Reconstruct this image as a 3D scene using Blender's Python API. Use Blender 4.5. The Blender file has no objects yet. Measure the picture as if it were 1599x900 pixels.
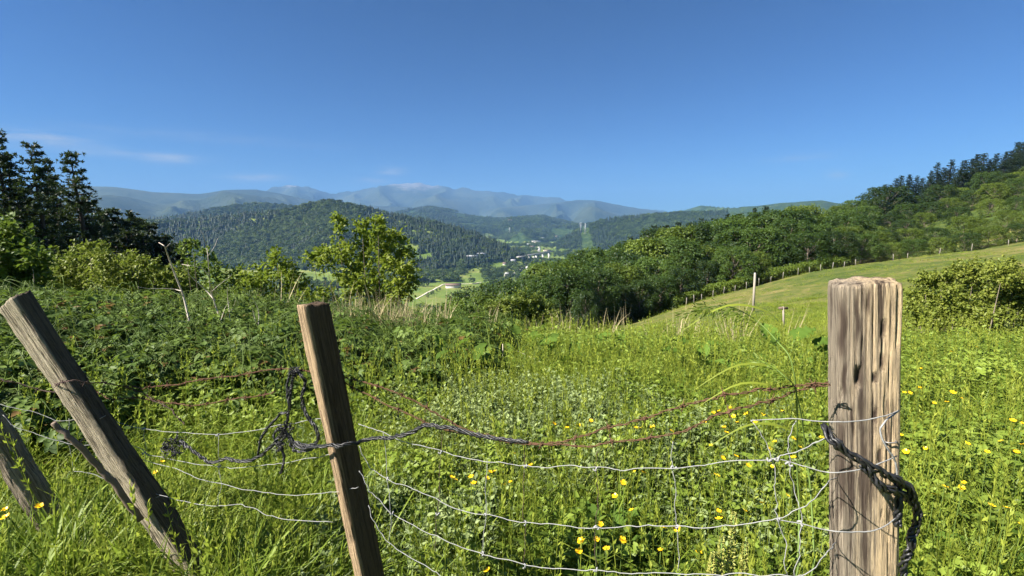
import bpy, math, random
import numpy as np
from mathutils import Vector, Matrix

S = bpy.context.scene
COL = S.collection
rng = np.random.default_rng(7)
random.seed(7)
PI = math.pi

# ------------------------------------------------------------------ camera
F = 740.0                      # focal length in pixels of the 1599 px wide photograph
PITCH = math.radians(8.1)
CP, SP = math.cos(PITCH), math.sin(PITCH)
cam = bpy.data.cameras.new('camera')
cam.sensor_width = 36.0
cam.lens = 36.0 * F / 1599.0
cam.clip_start = 0.05
cam.clip_end = 60000
cam_o = bpy.data.objects.new('camera', cam)
COL.objects.link(cam_o)
cam_o.location = (0, 0, 0)     # eye height is z = 0, the ground lies about 1.4 m below
cam_o.rotation_euler = (PI / 2 - PITCH, 0, 0)
S.camera = cam_o

# ------------------------------------------------------------------ sky, sun, exposure
SUN_AZ, SUN_EL = math.radians(-111), math.radians(41)
world = bpy.data.worlds.new('World')
S.world = world
world.use_nodes = True
wn = world.node_tree
wn.nodes.clear()
sky = wn.nodes.new('ShaderNodeTexSky')
sky.sky_type = 'NISHITA'
sky.sun_disc = False
sky.sun_elevation = SUN_EL
sky.sun_rotation = SUN_AZ
sky.altitude = 1200
sky.air_density = 1.0
sky.dust_density = 0.1
sky.ozone_density = 6.0
bg = wn.nodes.new('ShaderNodeBackground')
bg.inputs['Strength'].default_value = 0.055
wout = wn.nodes.new('ShaderNodeOutputWorld')
# thin high cloud wisps, part of the sky itself
tc = wn.nodes.new('ShaderNodeTexCoord')
def wmath(op, a, b=None, c=None):
    n = wn.nodes.new('ShaderNodeMath'); n.operation = op
    for i, v in enumerate((a, b, c)):
        if v is None: continue
        if isinstance(v, (int, float)): n.inputs[i].default_value = v
        else: wn.links.new(v, n.inputs[i])
    return n.outputs[0]
sep = wn.nodes.new('ShaderNodeSeparateXYZ'); wn.links.new(tc.outputs['Generated'], sep.inputs[0])
mp = wn.nodes.new('ShaderNodeMapping'); mp.inputs['Scale'].default_value = (6.0, 6.0, 40.0); mp.inputs['Rotation'].default_value = (0.0, 0.06, 0)
wn.links.new(tc.outputs['Generated'], mp.inputs[0])
nz = wn.nodes.new('ShaderNodeTexNoise'); nz.inputs['Scale'].default_value = 1.6; nz.inputs['Detail'].default_value = 6; nz.inputs['Roughness'].default_value = 0.62
wn.links.new(mp.outputs[0], nz.inputs['Vector'])
azn = wmath('ARCTAN2', sep.outputs[0], sep.outputs[1]); eln = wmath('ARCSINE', sep.outputs[2])
def _dir(px, py):
    u = (px - 799.5) / F; v = (450 - py) / F; x, y, z = u, CP + v * SP, -SP + v * CP
    return math.atan2(x, y), math.atan2(z, math.hypot(x, y))
amount = None
for px, py, sx, sy, k in [(40,213,95,11,.62),(190,240,110,7,.22),(262,248,34,7,.42),(395,277,40,6,.48),(612,269,18,6,.45),(580,284,26,5,.34),(1308,272,16,7,.30),(1250,246,60,7,.16),(330,215,160,8,.10)]:
    a0, e0 = _dir(px, py); sa = _dir(px + sx, py)[0] - a0; se = abs(_dir(px, py - sy)[1] - e0)
    q_ = wmath('ADD', wmath('POWER', wmath('ABSOLUTE', wmath('DIVIDE', wmath('SUBTRACT', azn, a0), sa)), 2.0), wmath('POWER', wmath('ABSOLUTE', wmath('DIVIDE', wmath('SUBTRACT', eln, e0), se)), 2.0))
    m_ = wmath('MULTIPLY', wmath('POWER', 2.718, wmath('MULTIPLY', q_, -1.0)), k)
    amount = m_ if amount is None else wmath('ADD', amount, m_)
amount = wmath('MINIMUM', wmath('MULTIPLY', amount, wmath('MULTIPLY', wmath('MAXIMUM', wmath('SUBTRACT', nz.outputs[0], .34), 0.0), 7.0)), .7)
mixc = wn.nodes.new('ShaderNodeMixRGB'); mixc.inputs[2].default_value = (3.3, 3.5, 3.8, 1)
gam = wn.nodes.new('ShaderNodeGamma'); gam.inputs[1].default_value = 1.18
wn.links.new(sky.outputs[0], gam.inputs[0])
tint = wn.nodes.new('ShaderNodeMixRGB'); tint.blend_type = 'MULTIPLY'; tint.inputs[0].default_value = 1.0; tint.inputs[2].default_value = (.19, .315, .43, 1)
wn.links.new(gam.outputs[0], tint.inputs[1])
wn.links.new(amount, mixc.inputs[0]); wn.links.new(tint.outputs[0], mixc.inputs[1])
wn.links.new(mixc.outputs[0], bg.inputs['Color'])
wn.links.new(bg.outputs[0], wout.inputs['Surface'])

sv = Vector((math.sin(SUN_AZ) * math.cos(SUN_EL), math.cos(SUN_AZ) * math.cos(SUN_EL), math.sin(SUN_EL)))
sun = bpy.data.lights.new('sun', 'SUN')
sun.energy = 5.0
sun.angle = math.radians(0.5)
sun.color = (1.0, 0.94, 0.84)
sun_o = bpy.data.objects.new('sun', sun)
COL.objects.link(sun_o)
sun_o.rotation_euler = sv.to_track_quat('Z', 'Y').to_euler()

S.view_settings.view_transform = 'Standard'
S.view_settings.look = 'None'
S.view_settings.gamma = 1.0
S.view_settings.use_curve_mapping = False
S.view_settings.exposure = 1.7
S.cycles.use_denoising = True
S.cycles.max_bounces = 4
S.cycles.diffuse_bounces = 2
S.cycles.glossy_bounces = 1
S.cycles.transmission_bounces = 2
S.cycles.use_adaptive_sampling = True
S.cycles.adaptive_threshold = 0.03
S.cycles.caustics_reflective = False
S.cycles.caustics_refractive = False
S.cycles.volume_bounces = 1
S.cycles.transparent_max_bounces = 4

# ------------------------------------------------------------------ helpers: pixels to places
def ray(px, py):
    u = (px - 799.5) / F; v = (450 - py) / F
    return np.array([u, CP + v * SP, -SP + v * CP])
def P(px, py, d):                       # point at camera depth d metres
    return ray(px, py) * d
def az_tan(px, py):
    d = ray(px, py)
    return math.atan2(d[0], d[1]), d[2] / math.hypot(d[0], d[1])
def AZ(px, py=450): return az_tan(px, py)[0]
def T(px, py, r): return r * az_tan(px, py)[1]

# ------------------------------------------------------------------ helpers: noise
def _h(a):
    a = (a ^ (a >> 13)) * np.int64(1274126177) & 0x7fffffff
    a = (a ^ (a >> 15)) * np.int64(1103515245) & 0x7fffffff
    return ((a ^ (a >> 16)) & 0xffff) / 65535.0
def vnoise(x, y, z=0.0, seed=0):
    x, y, z = np.broadcast_arrays(np.asarray(x, float), np.asarray(y, float), np.asarray(z, float))
    xi = np.floor(x).astype(np.int64); yi = np.floor(y).astype(np.int64); zi = np.floor(z).astype(np.int64)
    fx = x - xi; fy = y - yi; fz = z - zi
    fx = fx * fx * (3 - 2 * fx); fy = fy * fy * (3 - 2 * fy); fz = fz * fz * (3 - 2 * fz)
    def g(i, j, k): return _h(((xi + i) * 374761393 + (yi + j) * 668265263 + (zi + k) * 2147483 + seed * 977) & 0x7fffffff)
    a = g(0,0,0) * (1 - fx) + g(1,0,0) * fx; b = g(0,1,0) * (1 - fx) + g(1,1,0) * fx
    c = g(0,0,1) * (1 - fx) + g(1,0,1) * fx; d = g(0,1,1) * (1 - fx) + g(1,1,1) * fx
    return (a * (1 - fy) + b * fy) * (1 - fz) + (c * (1 - fy) + d * fy) * fz
def fbm(x, y, z=0.0, seed=0, oct=4):
    s = 0; a = 0.5; f = 1.0
    for o in range(oct):
        s = s + a * (vnoise(np.asarray(x) * f, np.asarray(y) * f, np.asarray(z) * f, seed + o * 13) - 0.5); a *= 0.5; f *= 2.03
    return s * 2.0                       # about -1 .. 1

# ------------------------------------------------------------------ helpers: meshes
class Geo:
    def __init__(s): s.V = []; s.Q = []; s.T = []; s.R = []; s.n = 0
    def add(s, v, quad=None, tri=None, rnd=None):
        v = np.asarray(v, float).reshape(-1, 3)
        if quad is not None and len(quad): s.Q.append(np.asarray(quad, np.int64).reshape(-1, 4) + s.n)
        if tri is not None and len(tri): s.T.append(np.asarray(tri, np.int64).reshape(-1, 3) + s.n)
        s.V.append(v); s.R.append(np.full(len(v), 0.5) if rnd is None else np.broadcast_to(np.asarray(rnd, float), (len(v),)))
        s.n += len(v)
        return s
    def mesh(s, name, mat=None, smooth=False, attrs=None):
        me = bpy.data.meshes.new(name)
        V = np.concatenate(s.V) if s.V else np.zeros((0, 3))
        Q = np.concatenate(s.Q) if s.Q else np.zeros((0, 4), np.int64)
        Tt = np.concatenate(s.T) if s.T else np.zeros((0, 3), np.int64)
        me.vertices.add(len(V)); me.vertices.foreach_set('co', V.astype(np.float32).ravel())
        li = np.concatenate([Q.ravel(), Tt.ravel()])
        me.loops.add(len(li)); me.loops.foreach_set('vertex_index', li.astype(np.int32))
        np_ = len(Q) + len(Tt)
        me.polygons.add(np_)
        st = np.concatenate([np.arange(len(Q)) * 4, len(Q) * 4 + np.arange(len(Tt)) * 3])
        me.polygons.foreach_set('loop_start', st.astype(np.int32))
        if smooth: me.polygons.foreach_set('use_smooth', np.ones(np_, bool))
        a = me.attributes.new('rnd', 'FLOAT', 'POINT'); a.data.foreach_set('value', np.concatenate(s.R).astype(np.float32))
        for k, vals in (attrs or {}).items():
            a = me.attributes.new(k, 'FLOAT', 'POINT'); a.data.foreach_set('value', np.asarray(vals, np.float32))
        me.update(calc_edges=True)
        if mat: me.materials.append(mat)
        return me
def link(name, me, parent=None):
    o = bpy.data.objects.new(name, me); COL.objects.link(o)
    if parent: o.parent = parent
    return o
def tag(o, label=None, cat=None, group=None, kind=None):
    if label: o['label'] = label
    if cat: o['category'] = cat
    if group: o['group'] = group
    if kind: o['kind'] = kind
    return o
def empty(name, loc=(0, 0, 0), rz=0.0):
    o = bpy.data.objects.new(name, None); COL.objects.link(o); o.location = loc; o.rotation_euler = (0, 0, rz); o.empty_display_size = .1
    return o
def norm(v): return v / np.maximum(np.linalg.norm(v, axis=-1, keepdims=True), 1e-9)
def smooth_path(pts, n=8):
    """Catmull-Rom through the points"""
    p = np.asarray(pts, float)
    if len(p) < 3:
        t = np.linspace(0, 1, n + 1)[:, None]; return p[0] * (1 - t) + p[-1] * t
    q = np.vstack([2 * p[0] - p[1], p, 2 * p[-1] - p[-2]])
    out = []
    for i in range(1, len(q) - 2):
        t = np.linspace(0, 1, n, endpoint=False)[:, None]
        a, b, c, d = q[i - 1], q[i], q[i + 1], q[i + 2]
        out.append(0.5 * (2 * b + (c - a) * t + (2 * a - 5 * b + 4 * c - d) * t ** 2 + (3 * b - a - 3 * c + d) * t ** 3))
    out.append(p[-1:])
    return np.vstack(out)
def tube(g, path, rad, sides=6, cap=True, rnd=.5):
    p = np.asarray(path, float); n = len(p)
    rad = np.broadcast_to(np.asarray(rad, float), (n,))
    t = norm(np.gradient(p, axis=0))
    ref = np.array([0.31, 0.17, 0.93]) if abs(t[:, 2]).mean() < .8 else np.array([0.95, 0.2, 0.05])
    a = norm(np.cross(t, ref)); b = np.cross(t, a)
    an = np.linspace(0, 2 * PI, sides, endpoint=False)
    v = p[:, None, :] + rad[:, None, None] * (np.cos(an)[None, :, None] * a[:, None, :] + np.sin(an)[None, :, None] * b[:, None, :])
    i = np.arange(n - 1)[:, None] * sides; j = np.arange(sides)[None, :]; j2 = (j + 1) % sides
    q = np.stack([i + j, i + j2, i + sides + j2, i + sides + j], -1).reshape(-1, 4)
    vv = v.reshape(-1, 3); tri = []
    if cap:
        vv = np.vstack([vv, p[:1], p[-1:]]); c0 = n * sides; c1 = c0 + 1
        for k in range(sides):
            tri.append((c0, (k + 1) % sides, k)); tri.append((c1, (n - 1) * sides + k, (n - 1) * sides + (k + 1) % sides))
    g.add(vv, quad=q, tri=tri, rnd=rnd)
def leaves(g, pos, dirv, nrm, L, W, rnd, oval=False, fold=.22, droop=0.):
    n = len(pos)
    d = norm(dirv); s = norm(np.cross(nrm, d)); u = np.cross(d, s)
    L = np.broadcast_to(L, (n,))[:, None]; W = np.broadcast_to(W, (n,))[:, None] * .5
    if not oval:
        v = np.stack([pos, pos + d * L * .42 + s * W + u * W * fold, pos + d * L - u * L * droop, pos + d * L * .42 - s * W + u * W * fold], 1)
        i = np.arange(n)[:, None] * 4
        tri = np.concatenate([i + [0, 1, 2], i + [0, 2, 3]], 0)
        g.add(v.reshape(-1, 3), tri=tri, rnd=np.repeat(rnd, 4))
    else:
        v = np.stack([pos, pos + d * L * .28 + s * W + u * W * fold, pos + d * L * .68 + s * W * .72 + u * (W * fold * .7 - L * droop * .4), pos + d * L - u * L * droop,
                      pos + d * L * .68 - s * W * .72 + u * (W * fold * .7 - L * droop * .4), pos + d * L * .28 - s * W + u * W * fold], 1)
        i = np.arange(n)[:, None] * 6
        q = np.concatenate([i + [0, 1, 2, 3], i + [0, 3, 4, 5]], 0)
        g.add(v.reshape(-1, 3), quad=q, rnd=np.repeat(rnd, 6))
def rdir(r, n): return norm(r.normal(size=(n, 3)))
def leaf_cloud(g, c, rad, n, L, W, r, up=.55, oval=False, flat=.75, shell=.55, droop=.1):
    """n leaves on the outside of one clump, tops of the clump favoured"""
    d = rdir(r, n); d[:, 2] = np.where(r.random(n) < up, np.abs(d[:, 2]), d[:, 2])
    rr = rad * (shell + (1 - shell) * r.random(n) ** .6)
    pos = c + d * rr[:, None] * [1, 1, flat]
    nr = norm(d * .8 + [0, 0, .7] + r.normal(size=(n, 3)) * .45)
    t = norm(np.cross(nr, rdir(r, n)) + d * .35 + [0, 0, -.15])
    nr = norm(nr - t * (nr * t).sum(1, keepdims=True))
    leaves(g, pos, t, nr, L * (.7 + .6 * r.random(n)), W * (.7 + .6 * r.random(n)), np.clip(.5 + .25 * r.normal(size=n), 0, 1), oval=oval, droop=droop)
def box(g, c, s, rz=0.0):
    x, y, z = np.array(s) / 2
    v = np.array([[-x,-y,-z],[x,-y,-z],[x,y,-z],[-x,y,-z],[-x,-y,z],[x,-y,z],[x,y,z],[-x,y,z]])
    R = np.array([[math.cos(rz), -math.sin(rz), 0], [math.sin(rz), math.cos(rz), 0], [0, 0, 1]])
    g.add(v @ R.T + np.array(c), quad=[[0,3,2,1],[4,5,6,7],[0,1,5,4],[1,2,6,5],[2,3,7,6],[3,0,4,7]])

# ------------------------------------------------------------------ helpers: materials
def new_mat(name):
    m = bpy.data.materials.new(name); m.use_nodes = True; m.node_tree.nodes.clear(); return m
class NT:
    def __init__(s, m): s.t = m.node_tree
    def n(s, typ, **kw):
        x = s.t.nodes.new(typ)
        for k, v in kw.items():
            if k.startswith('i_'):
                key = k[2:].replace('_', ' ')
                s.put(v, x.inputs[key])
            else: setattr(x, k, v)
        return x
    def put(s, v, sock):
        if isinstance(v, bpy.types.NodeSocket): s.t.links.new(v, sock)
        elif isinstance(v, tuple) and len(v) == 3 and sock.type == 'RGBA': sock.default_value = (*v, 1)
        else: sock.default_value = v
    def math(s, op, a, b=0.0, clamp=False):
        x = s.t.nodes.new('ShaderNodeMath'); x.operation = op; x.use_clamp = clamp; s.put(a, x.inputs[0]); s.put(b, x.inputs[1]); return x.outputs[0]
    def mix(s, f, a, b, blend='MIX'):
        x = s.t.nodes.new('ShaderNodeMixRGB'); x.blend_type = blend; s.put(f, x.inputs[0]); s.put(a, x.inputs[1]); s.put(b, x.inputs[2]); return x.outputs[0]
    def ramp(s, f, stops):
        x = s.t.nodes.new('ShaderNodeValToRGB'); s.put(f, x.inputs[0]); e = x.color_ramp.elements
        while len(e) < len(stops): e.new(0.5)
        for k, (p, c) in enumerate(stops):
            e[k].position = p; e[k].color = (*c, 1) if len(c) == 3 else c
        return x.outputs[0]
    def noise(s, vec, scale, detail=3, rough=.55, mapping=None, dist=0.):
        if mapping:
            m = s.t.nodes.new('ShaderNodeMapping'); s.put(vec, m.inputs[0]); m.inputs['Scale'].default_value = mapping; vec = m.outputs[0]
        x = s.t.nodes.new('ShaderNodeTexNoise'); s.put(vec, x.inputs['Vector']); x.inputs['Scale'].default_value = scale
        x.inputs['Detail'].default_value = detail; x.inputs['Roughness'].default_value = rough; x.inputs['Distortion'].default_value = dist
        return x.outputs[0]
    def pos(s): return s.t.nodes.new('ShaderNodeNewGeometry').outputs['Position']
    def obj(s): return s.t.nodes.new('ShaderNodeTexCoord').outputs['Object']
    def attr(s, name): x = s.t.nodes.new('ShaderNodeAttribute'); x.attribute_name = name; return x.outputs['Fac']
    def out(s, shader): o = s.t.nodes.new('ShaderNodeOutputMaterial'); s.t.links.new(shader, o.inputs['Surface']); return o
    def pbr(s, col, rough=.8, spec=.3, bump=None, bstr=.3, bdist=.02, metal=0.):
        x = s.t.nodes.new('ShaderNodeBsdfPrincipled'); s.put(col, x.inputs['Base Color']); s.put(rough, x.inputs['Roughness'])
        x.inputs['Specular IOR Level'].default_value = spec; x.inputs['Metallic'].default_value = metal
        if bump is not None:
            b = s.t.nodes.new('ShaderNodeBump'); s.put(bump, b.inputs['Height']); b.inputs['Strength'].default_value = bstr; b.inputs['Distance'].default_value = bdist
            s.t.links.new(b.outputs[0], x.inputs['Normal'])
        return x.outputs[0]
def leaf_mat(name, a, b, c=None, trans=.35, rough=.5, spec=.25, patch=.35, var=.5):
    """leaf colour: a to b by leaf, by plant and by place"""
    m = new_mat(name); t = NT(m)
    rn = t.attr('rnd'); oi = t.n('ShaderNodeObjectInfo').outputs['Random']
    f = t.math('ADD', t.math('MULTIPLY', rn, .55), t.math('MULTIPLY', oi, .45))
    pn = t.noise(t.pos(), patch, 3)
    f = t.math('ADD', f, t.math('MULTIPLY', t.math('SUBTRACT', pn, .5), 1.1), clamp=True)
    col = t.mix(f, a, b)
    if c:
        col = t.mix(t.math('MULTIPLY', t.math('GREATER_THAN', rn, .93), .8), col, c)
    hs = t.n('ShaderNodeHueSaturation'); t.put(col, hs.inputs['Color']); t.put(t.math('ADD', 1.0 - var * .5, t.math('MULTIPLY', oi, var)), hs.inputs['Value'])
    col = hs.outputs[0]
    p = t.pbr(col, rough, spec)
    tr = t.n('ShaderNodeBsdfTranslucent'); t.put(t.mix(.35, col, (.27, .40, .04)), tr.inputs['Color'])
    mx = t.n('ShaderNodeMixShader'); mx.inputs[0].default_value = trans
    t.t.links.new(p, mx.inputs[1]); t.t.links.new(tr.outputs[0], mx.inputs[2]); t.out(mx.outputs[0])
    return m
def plain(name, col, rough=.7, spec=.3, metal=0., var=.25, scale=8.):
    m = new_mat(name); t = NT(m)
    n = t.noise(t.obj(), scale, 4)
    c = t.mix(n, tuple(x * (1 - var) for x in col), tuple(min(1, x * (1 + var)) for x in col))
    t.out(t.pbr(c, rough, spec, bump=n, bstr=.2, metal=metal)); return m

M = {}
M['grass'] = leaf_mat('grass_blades', (.175, .235, .024), (.32, .36, .052), (.38, .33, .13), trans=.45, patch=.9)
M['grass2'] = leaf_mat('grass_blades_deep', (.11, .175, .018), (.22, .285, .036), (.30, .25, .10), trans=.38, patch=.9)
M['herb'] = leaf_mat('herb_leaves', (.125, .195, .024), (.235, .30, .048), trans=.38, patch=1.2, rough=.45)
M['pale'] = leaf_mat('pale_herb_leaves', (.145, .205, .07), (.26, .315, .12), trans=.28, patch=1.2, rough=.55)
M['bramble'] = leaf_mat('bramble_leaves', (.055, .105, .022), (.135, .19, .036), (.17, .08, .035), trans=.32, patch=.8, rough=.55, spec=.2)
M['bigleaf'] = leaf_mat('big_leaves', (.075, .14, .02), (.12, .19, .03), trans=.35, rough=.75, spec=.1)
M['dry'] = leaf_mat('dry_grass', (.36, .29, .15), (.50, .43, .26), trans=.25, rough=.7)
M['sapling'] = leaf_mat('sapling_leaves', (.14, .20, .018), (.27, .30, .034), trans=.42, patch=.7, var=.2)
M['shrub'] = leaf_mat('shrub_leaves', (.06, .11, .017), (.15, .20, .03), trans=.3, patch=.5, var=.2)
M['shrub_y'] = leaf_mat('yellow_shrub_leaves', (.085, .13, .018), (.20, .22, .035), trans=.3, patch=.5, var=.25)
M['tree_d'] = leaf_mat('dark_tree_leaves', (.016, .037, .008), (.042, .072, .014), trans=.22, patch=.08, var=.4)
M['tree_m'] = leaf_mat('tree_leaves', (.025, .056, .010), (.064, .104, .017), trans=.25, patch=.08, var=.4)
M['tree_l'] = leaf_mat('light_tree_leaves', (.055, .092, .012), (.115, .155, .022), trans=.28, patch=.08, var=.35)
M['pine'] = leaf_mat('pine_needles', (.010, .024, .012), (.026, .046, .018), trans=.12, patch=.05, var=.4)
M['far_b'] = leaf_mat('hill_wood_leaves', (.016, .038, .010), (.075, .108, .020), trans=.15, patch=.006, var=.9)
M['far_c'] = leaf_mat('hill_conifer_needles', (.009, .021, .010), (.024, .038, .014), trans=.1, patch=.006, var=.6)
M['petal'] = plain('yellow_petals', (.80, .50, .01), .35, .4, var=.1)
M['stem'] = plain('green_stems', (.12, .18, .04), .6, .2)
M['seed'] = leaf_mat('dock_seed', (.28, .30, .07), (.42, .40, .11), trans=.2)
M['bark'] = plain('bark', (.16, .13, .10), .9, .15, var=.5, scale=5)
M['pine_bark'] = plain('pine_bark', (.055, .045, .04), .9, .1, var=.4, scale=5)
M['pale_bark'] = plain('pale_dead_wood', (.50, .44, .36), .8, .2, var=.3, scale=30)
M['dark_bark'] = plain('dark_dead_wood', (.16, .12, .09), .85, .2, var=.4, scale=30)
M['zinc'] = plain('galvanised_wire', (.28, .28, .275), .65, .2, metal=.1, var=.2, scale=60)
M['rust'] = plain('rusty_wire', (.105, .058, .036), .95, .1, var=.6, scale=50)
M['rust_d'] = plain('dark_rusty_wire', (.085, .055, .045), .8, .2, var=.5, scale=50)
M['twine'] = plain('black_twine', (.02, .02, .021), .42, .45, var=.4, scale=70)
M['nail'] = plain('nail_metal', (.25, .24, .23), .5, .5, metal=.6)
M['white'] = plain('white_render', (.52, .50, .46), .8, .2, var=.2, scale=.2)
M['cream'] = plain('cream_render', (.62, .56, .46), .8, .2, var=.08, scale=.2)
M['tile'] = plain('roof_tiles', (.15, .105, .085), .85, .2, var=.25, scale=.6)
M['slate'] = plain('grey_roofing', (.34, .34, .35), .6, .3, var=.15, scale=.3)
M['dark'] = plain('dark_opening', (.03, .03, .03), .8, .2)
M['concrete'] = plain('concrete', (.42, .40, .37), .85, .2, var=.12, scale=.3)
M['asphalt'] = plain('asphalt', (.16, .16, .16), .9, .2, var=.15, scale=.5)
M['track'] = plain('gravel_track', (.50, .45, .36), .9, .1, var=.15, scale=.3)
M['steel'] = plain('pylon_steel', (.55, .56, .57), .6, .3, metal=.2)
M['pole'] = plain('grey_wooden_pole', (.30, .265, .215), .85, .2, var=.25, scale=6)
M['hedge'] = leaf_mat('hedge_leaves', (.10, .16, .02), (.19, .25, .035), trans=.3, patch=.3)
M['whitepost'] = plain('pale_fence_post', (.27, .25, .21), .8, .2, var=.2, scale=9)

def ground_mat(name, kind):
    m = new_mat(name); t = NT(m); p = t.pos()
    if kind == 'meadow':
        n = t.noise(p, 9, 5); n2 = t.noise(p, 1.1, 3)
        c = t.ramp(n, [(.3, (.040, .060, .016)), (.55, (.09, .125, .026)), (.75, (.15, .15, .05))])
        c = t.mix(t.math('MULTIPLY', n2, .5), c, (.055, .085, .014)); b = n; bs, bd = .8, .05
    elif kind == 'pasture':
        w = t.noise(p, .32, 5, .65, mapping=(.6, .6, 3.5), dist=1.2); n = t.noise(p, 2.4, 5, .7); n2 = t.noise(p, .06, 3)
        f = t.math('ADD', t.math('MULTIPLY', w, .50), t.math('ADD', t.math('MULTIPLY', n, .20), t.math('MULTIPLY', n2, .32)))
        c = t.ramp(f, [(.40, (.042, .068, .014)), (.48, (.080, .105, .022)), (.55, (.135, .135, .038)), (.66, (.23, .18, .075))]); b = n; bs, bd = .7, .15
    elif kind == 'slope':
        n = t.noise(p, .12, 5); c = t.ramp(n, [(.35, (.03, .055, .012)), (.65, (.09, .115, .025))]); b = n; bs, bd = .5, 1.
    elif kind == 'valley':
        n = t.noise(p, .012, 4, .6); n2 = t.noise(p, .25, 5, .6)
        v = t.n('ShaderNodeTexVoronoi'); t.put(p, v.inputs['Vector']); v.inputs['Scale'].default_value = .008
        c = t.ramp(n, [(.36, (.075, .13, .022)), (.5, (.12, .18, .03)), (.62, (.20, .215, .055)), (.75, (.26, .24, .10))])
        c = t.mix(.22, c, t.mix(v.outputs['Color'], (.07, .13, .02), (.24, .24, .07)))
        c = t.mix(t.math('MULTIPLY', n2, .35), c, (.06, .09, .02)); b = n2; bs, bd = .4, 1.
    elif kind == 'hill':
        n = t.noise(p, .05, 5, .7); n2 = t.noise(p, .0022, 4, .6); n3 = t.noise(p, .0009, 3, .5)
        wood = t.ramp(t.noise(p, .022, 6, .75), [(.34, (.012, .026, .010)), (.5, (.030, .055, .015)), (.66, (.070, .10, .022))])
        fld = t.ramp(t.noise(p, .006, 3), [(.35, (.075, .12, .025)), (.65, (.13, .15, .04))])
        k = t.ramp(n2, [(.60, (0, 0, 0)), (.63, (1, 1, 1))])
        c = t.mix(k, wood, fld); b = n; bs, bd = 1., 12.
    else:
        n = t.noise(p, .010, 6, .65); n2 = t.noise(p, .0011, 5, .6)
        wood = t.ramp(n, [(.3, (.013, .022, .013)), (.7, (.034, .046, .022))])
        heath = t.ramp(n2, [(.4, (0, 0, 0)), (.65, (1, 1, 1))])
        c = t.mix(t.math('MULTIPLY', heath, .75), wood, (.075, .085, .036))
        rk = t.attr('rock'); rn = t.noise(p, .006, 5, .7)
        k = t.ramp(t.math('MULTIPLY', rk, t.math('ADD', rn, .25)), [(.42, (0, 0, 0)), (.60, (1, 1, 1))])
        c = t.mix(k, c, t.mix(rn, (.11, .105, .10), (.25, .235, .22))); b = n; bs, bd = 1., 40.
    t.out(t.pbr(c, .9, .1, bump=b, bstr=bs, bdist=bd)); return m
for k in ('meadow', 'pasture', 'slope', 'valley', 'hill', 'mountain'): M['g_' + k] = ground_mat('ground_' + k, k)

# ------------------------------------------------------------------ the lie of the land
cols = [
 (-1500, [(0,-1.42),(3,-1.3),(9,-1.4),(15,-3),(40,-13),(100,-40),(300,-100),(700,-120),(1500,-120)]),
 (0,    [(0,-1.42),(2,-1.40),(4,-1.38),(6,-1.32),(8.5,-1.42),(12,-2.1),(15,-3.2),(25,-7),(45,-14),(100,-38),(300,-95),(700,-120),(1500,-120)]),
 (300,  [(0,-1.42),(2,-1.42),(4,-1.45),(6,-1.46),(8.5,-1.66),(12,-2.7),(15,-4.2),(25,-9),(45,-17),(100,-42),(300,-95),(700,-120),(1500,-120)]),
 (600,  [(0,-1.42),(3,-1.46),(6,-1.75),(8.5,-2.15),(10,-2.6),(13,-4),(25,-9.5),(45,-18),(100,-43),(300,-93),(700,-120),(1500,-120)]),
 (800,  [(0,-1.42),(3,-1.47),(6,-1.85),(9,-2.45),(14,-4.1),(25,-7.8),(45,-14.5),(100,-37),(300,-92),(700,-120),(1500,-120)]),
 (900,  [(0,-1.42),(3,-1.47),(6,-1.87),(9,-2.5),(14,-3.9),(25,-6.9),(50,T(900,521,50)),(60,-16.5),(100,-32),(300,-88),(700,-118),(1500,-120)]),
 (1000, [(0,-1.42),(3,-1.47),(6,-1.85),(9,-2.45),(14,-3.7),(25,T(1000,528,25)),(60,T(1000,500,60)),(75,-17),(100,-24),(300,-70),(700,-115),(1500,-120)]),
 (1100, [(0,-1.42),(3,-1.46),(6,-1.80),(9,-2.35),(14,-3.5),(25,T(1100,515,25)),(70,T(1100,463,70)),(85,-14),(120,-20),(200,-30),(300,-50),(700,-110),(1500,-120)]),
 (1250, [(0,-1.42),(3,-1.46),(6,-1.75),(9,-2.2),(14,-3.2),(30,T(1250,494,30)),(85,T(1250,424,85)),(100,-9.5),(150,-10),(250,-5),(320,-9),(600,-50),(1000,-110),(1500,-120)]),
 (1400, [(0,-1.42),(3,-1.45),(6,-1.70),(9,-2.05),(14,-2.9),(30,T(1400,478,30)),(95,T(1400,401,95)),(110,-7.0),(150,-4),(250,4),(320,0),(700,-50),(1200,-110),(1500,-120)]),
 (1599, [(0,-1.42),(3,-1.44),(6,-1.64),(9,-1.95),(14,-2.6),(30,T(1599,462,30)),(105,T(1599,376,105)),(120,-2.5),(180,6),(260,14),(350,9),(800,-50),(1500,-110)]),
 (2600, [(0,-1.42),(3,-1.40),(6,-1.5),(9,-1.6),(14,-1.6),(30,-1.6),(100,6),(250,40),(400,30),(1000,-60),(1500,-90)]),
]
_lr = np.linspace(0, math.log(1501), 420)
_caz = np.array([AZ(c[0]) for c in cols])
_cz = np.array([np.interp(np.exp(_lr) - 1, [e[0] for e in c[1]], [e[1] for e in c[1]]) for c in cols])
_azg = np.linspace(_caz[0], _caz[-1], 300)
_grid = np.array([np.interp(_azg, _caz, _cz[:, k]) for k in range(len(_lr))]).T
def _blur(a, n, ax):
    for _ in range(2):
        p = np.pad(a, [(n, n) if i == ax else (0, 0) for i in range(2)], 'edge')
        a = sum(np.take(p, range(k, k + a.shape[ax]), ax) for k in range(2 * n + 1)) / (2 * n + 1)
    return a
_grid = _blur(_blur(_grid, 6, 0), 4, 1)
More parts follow.
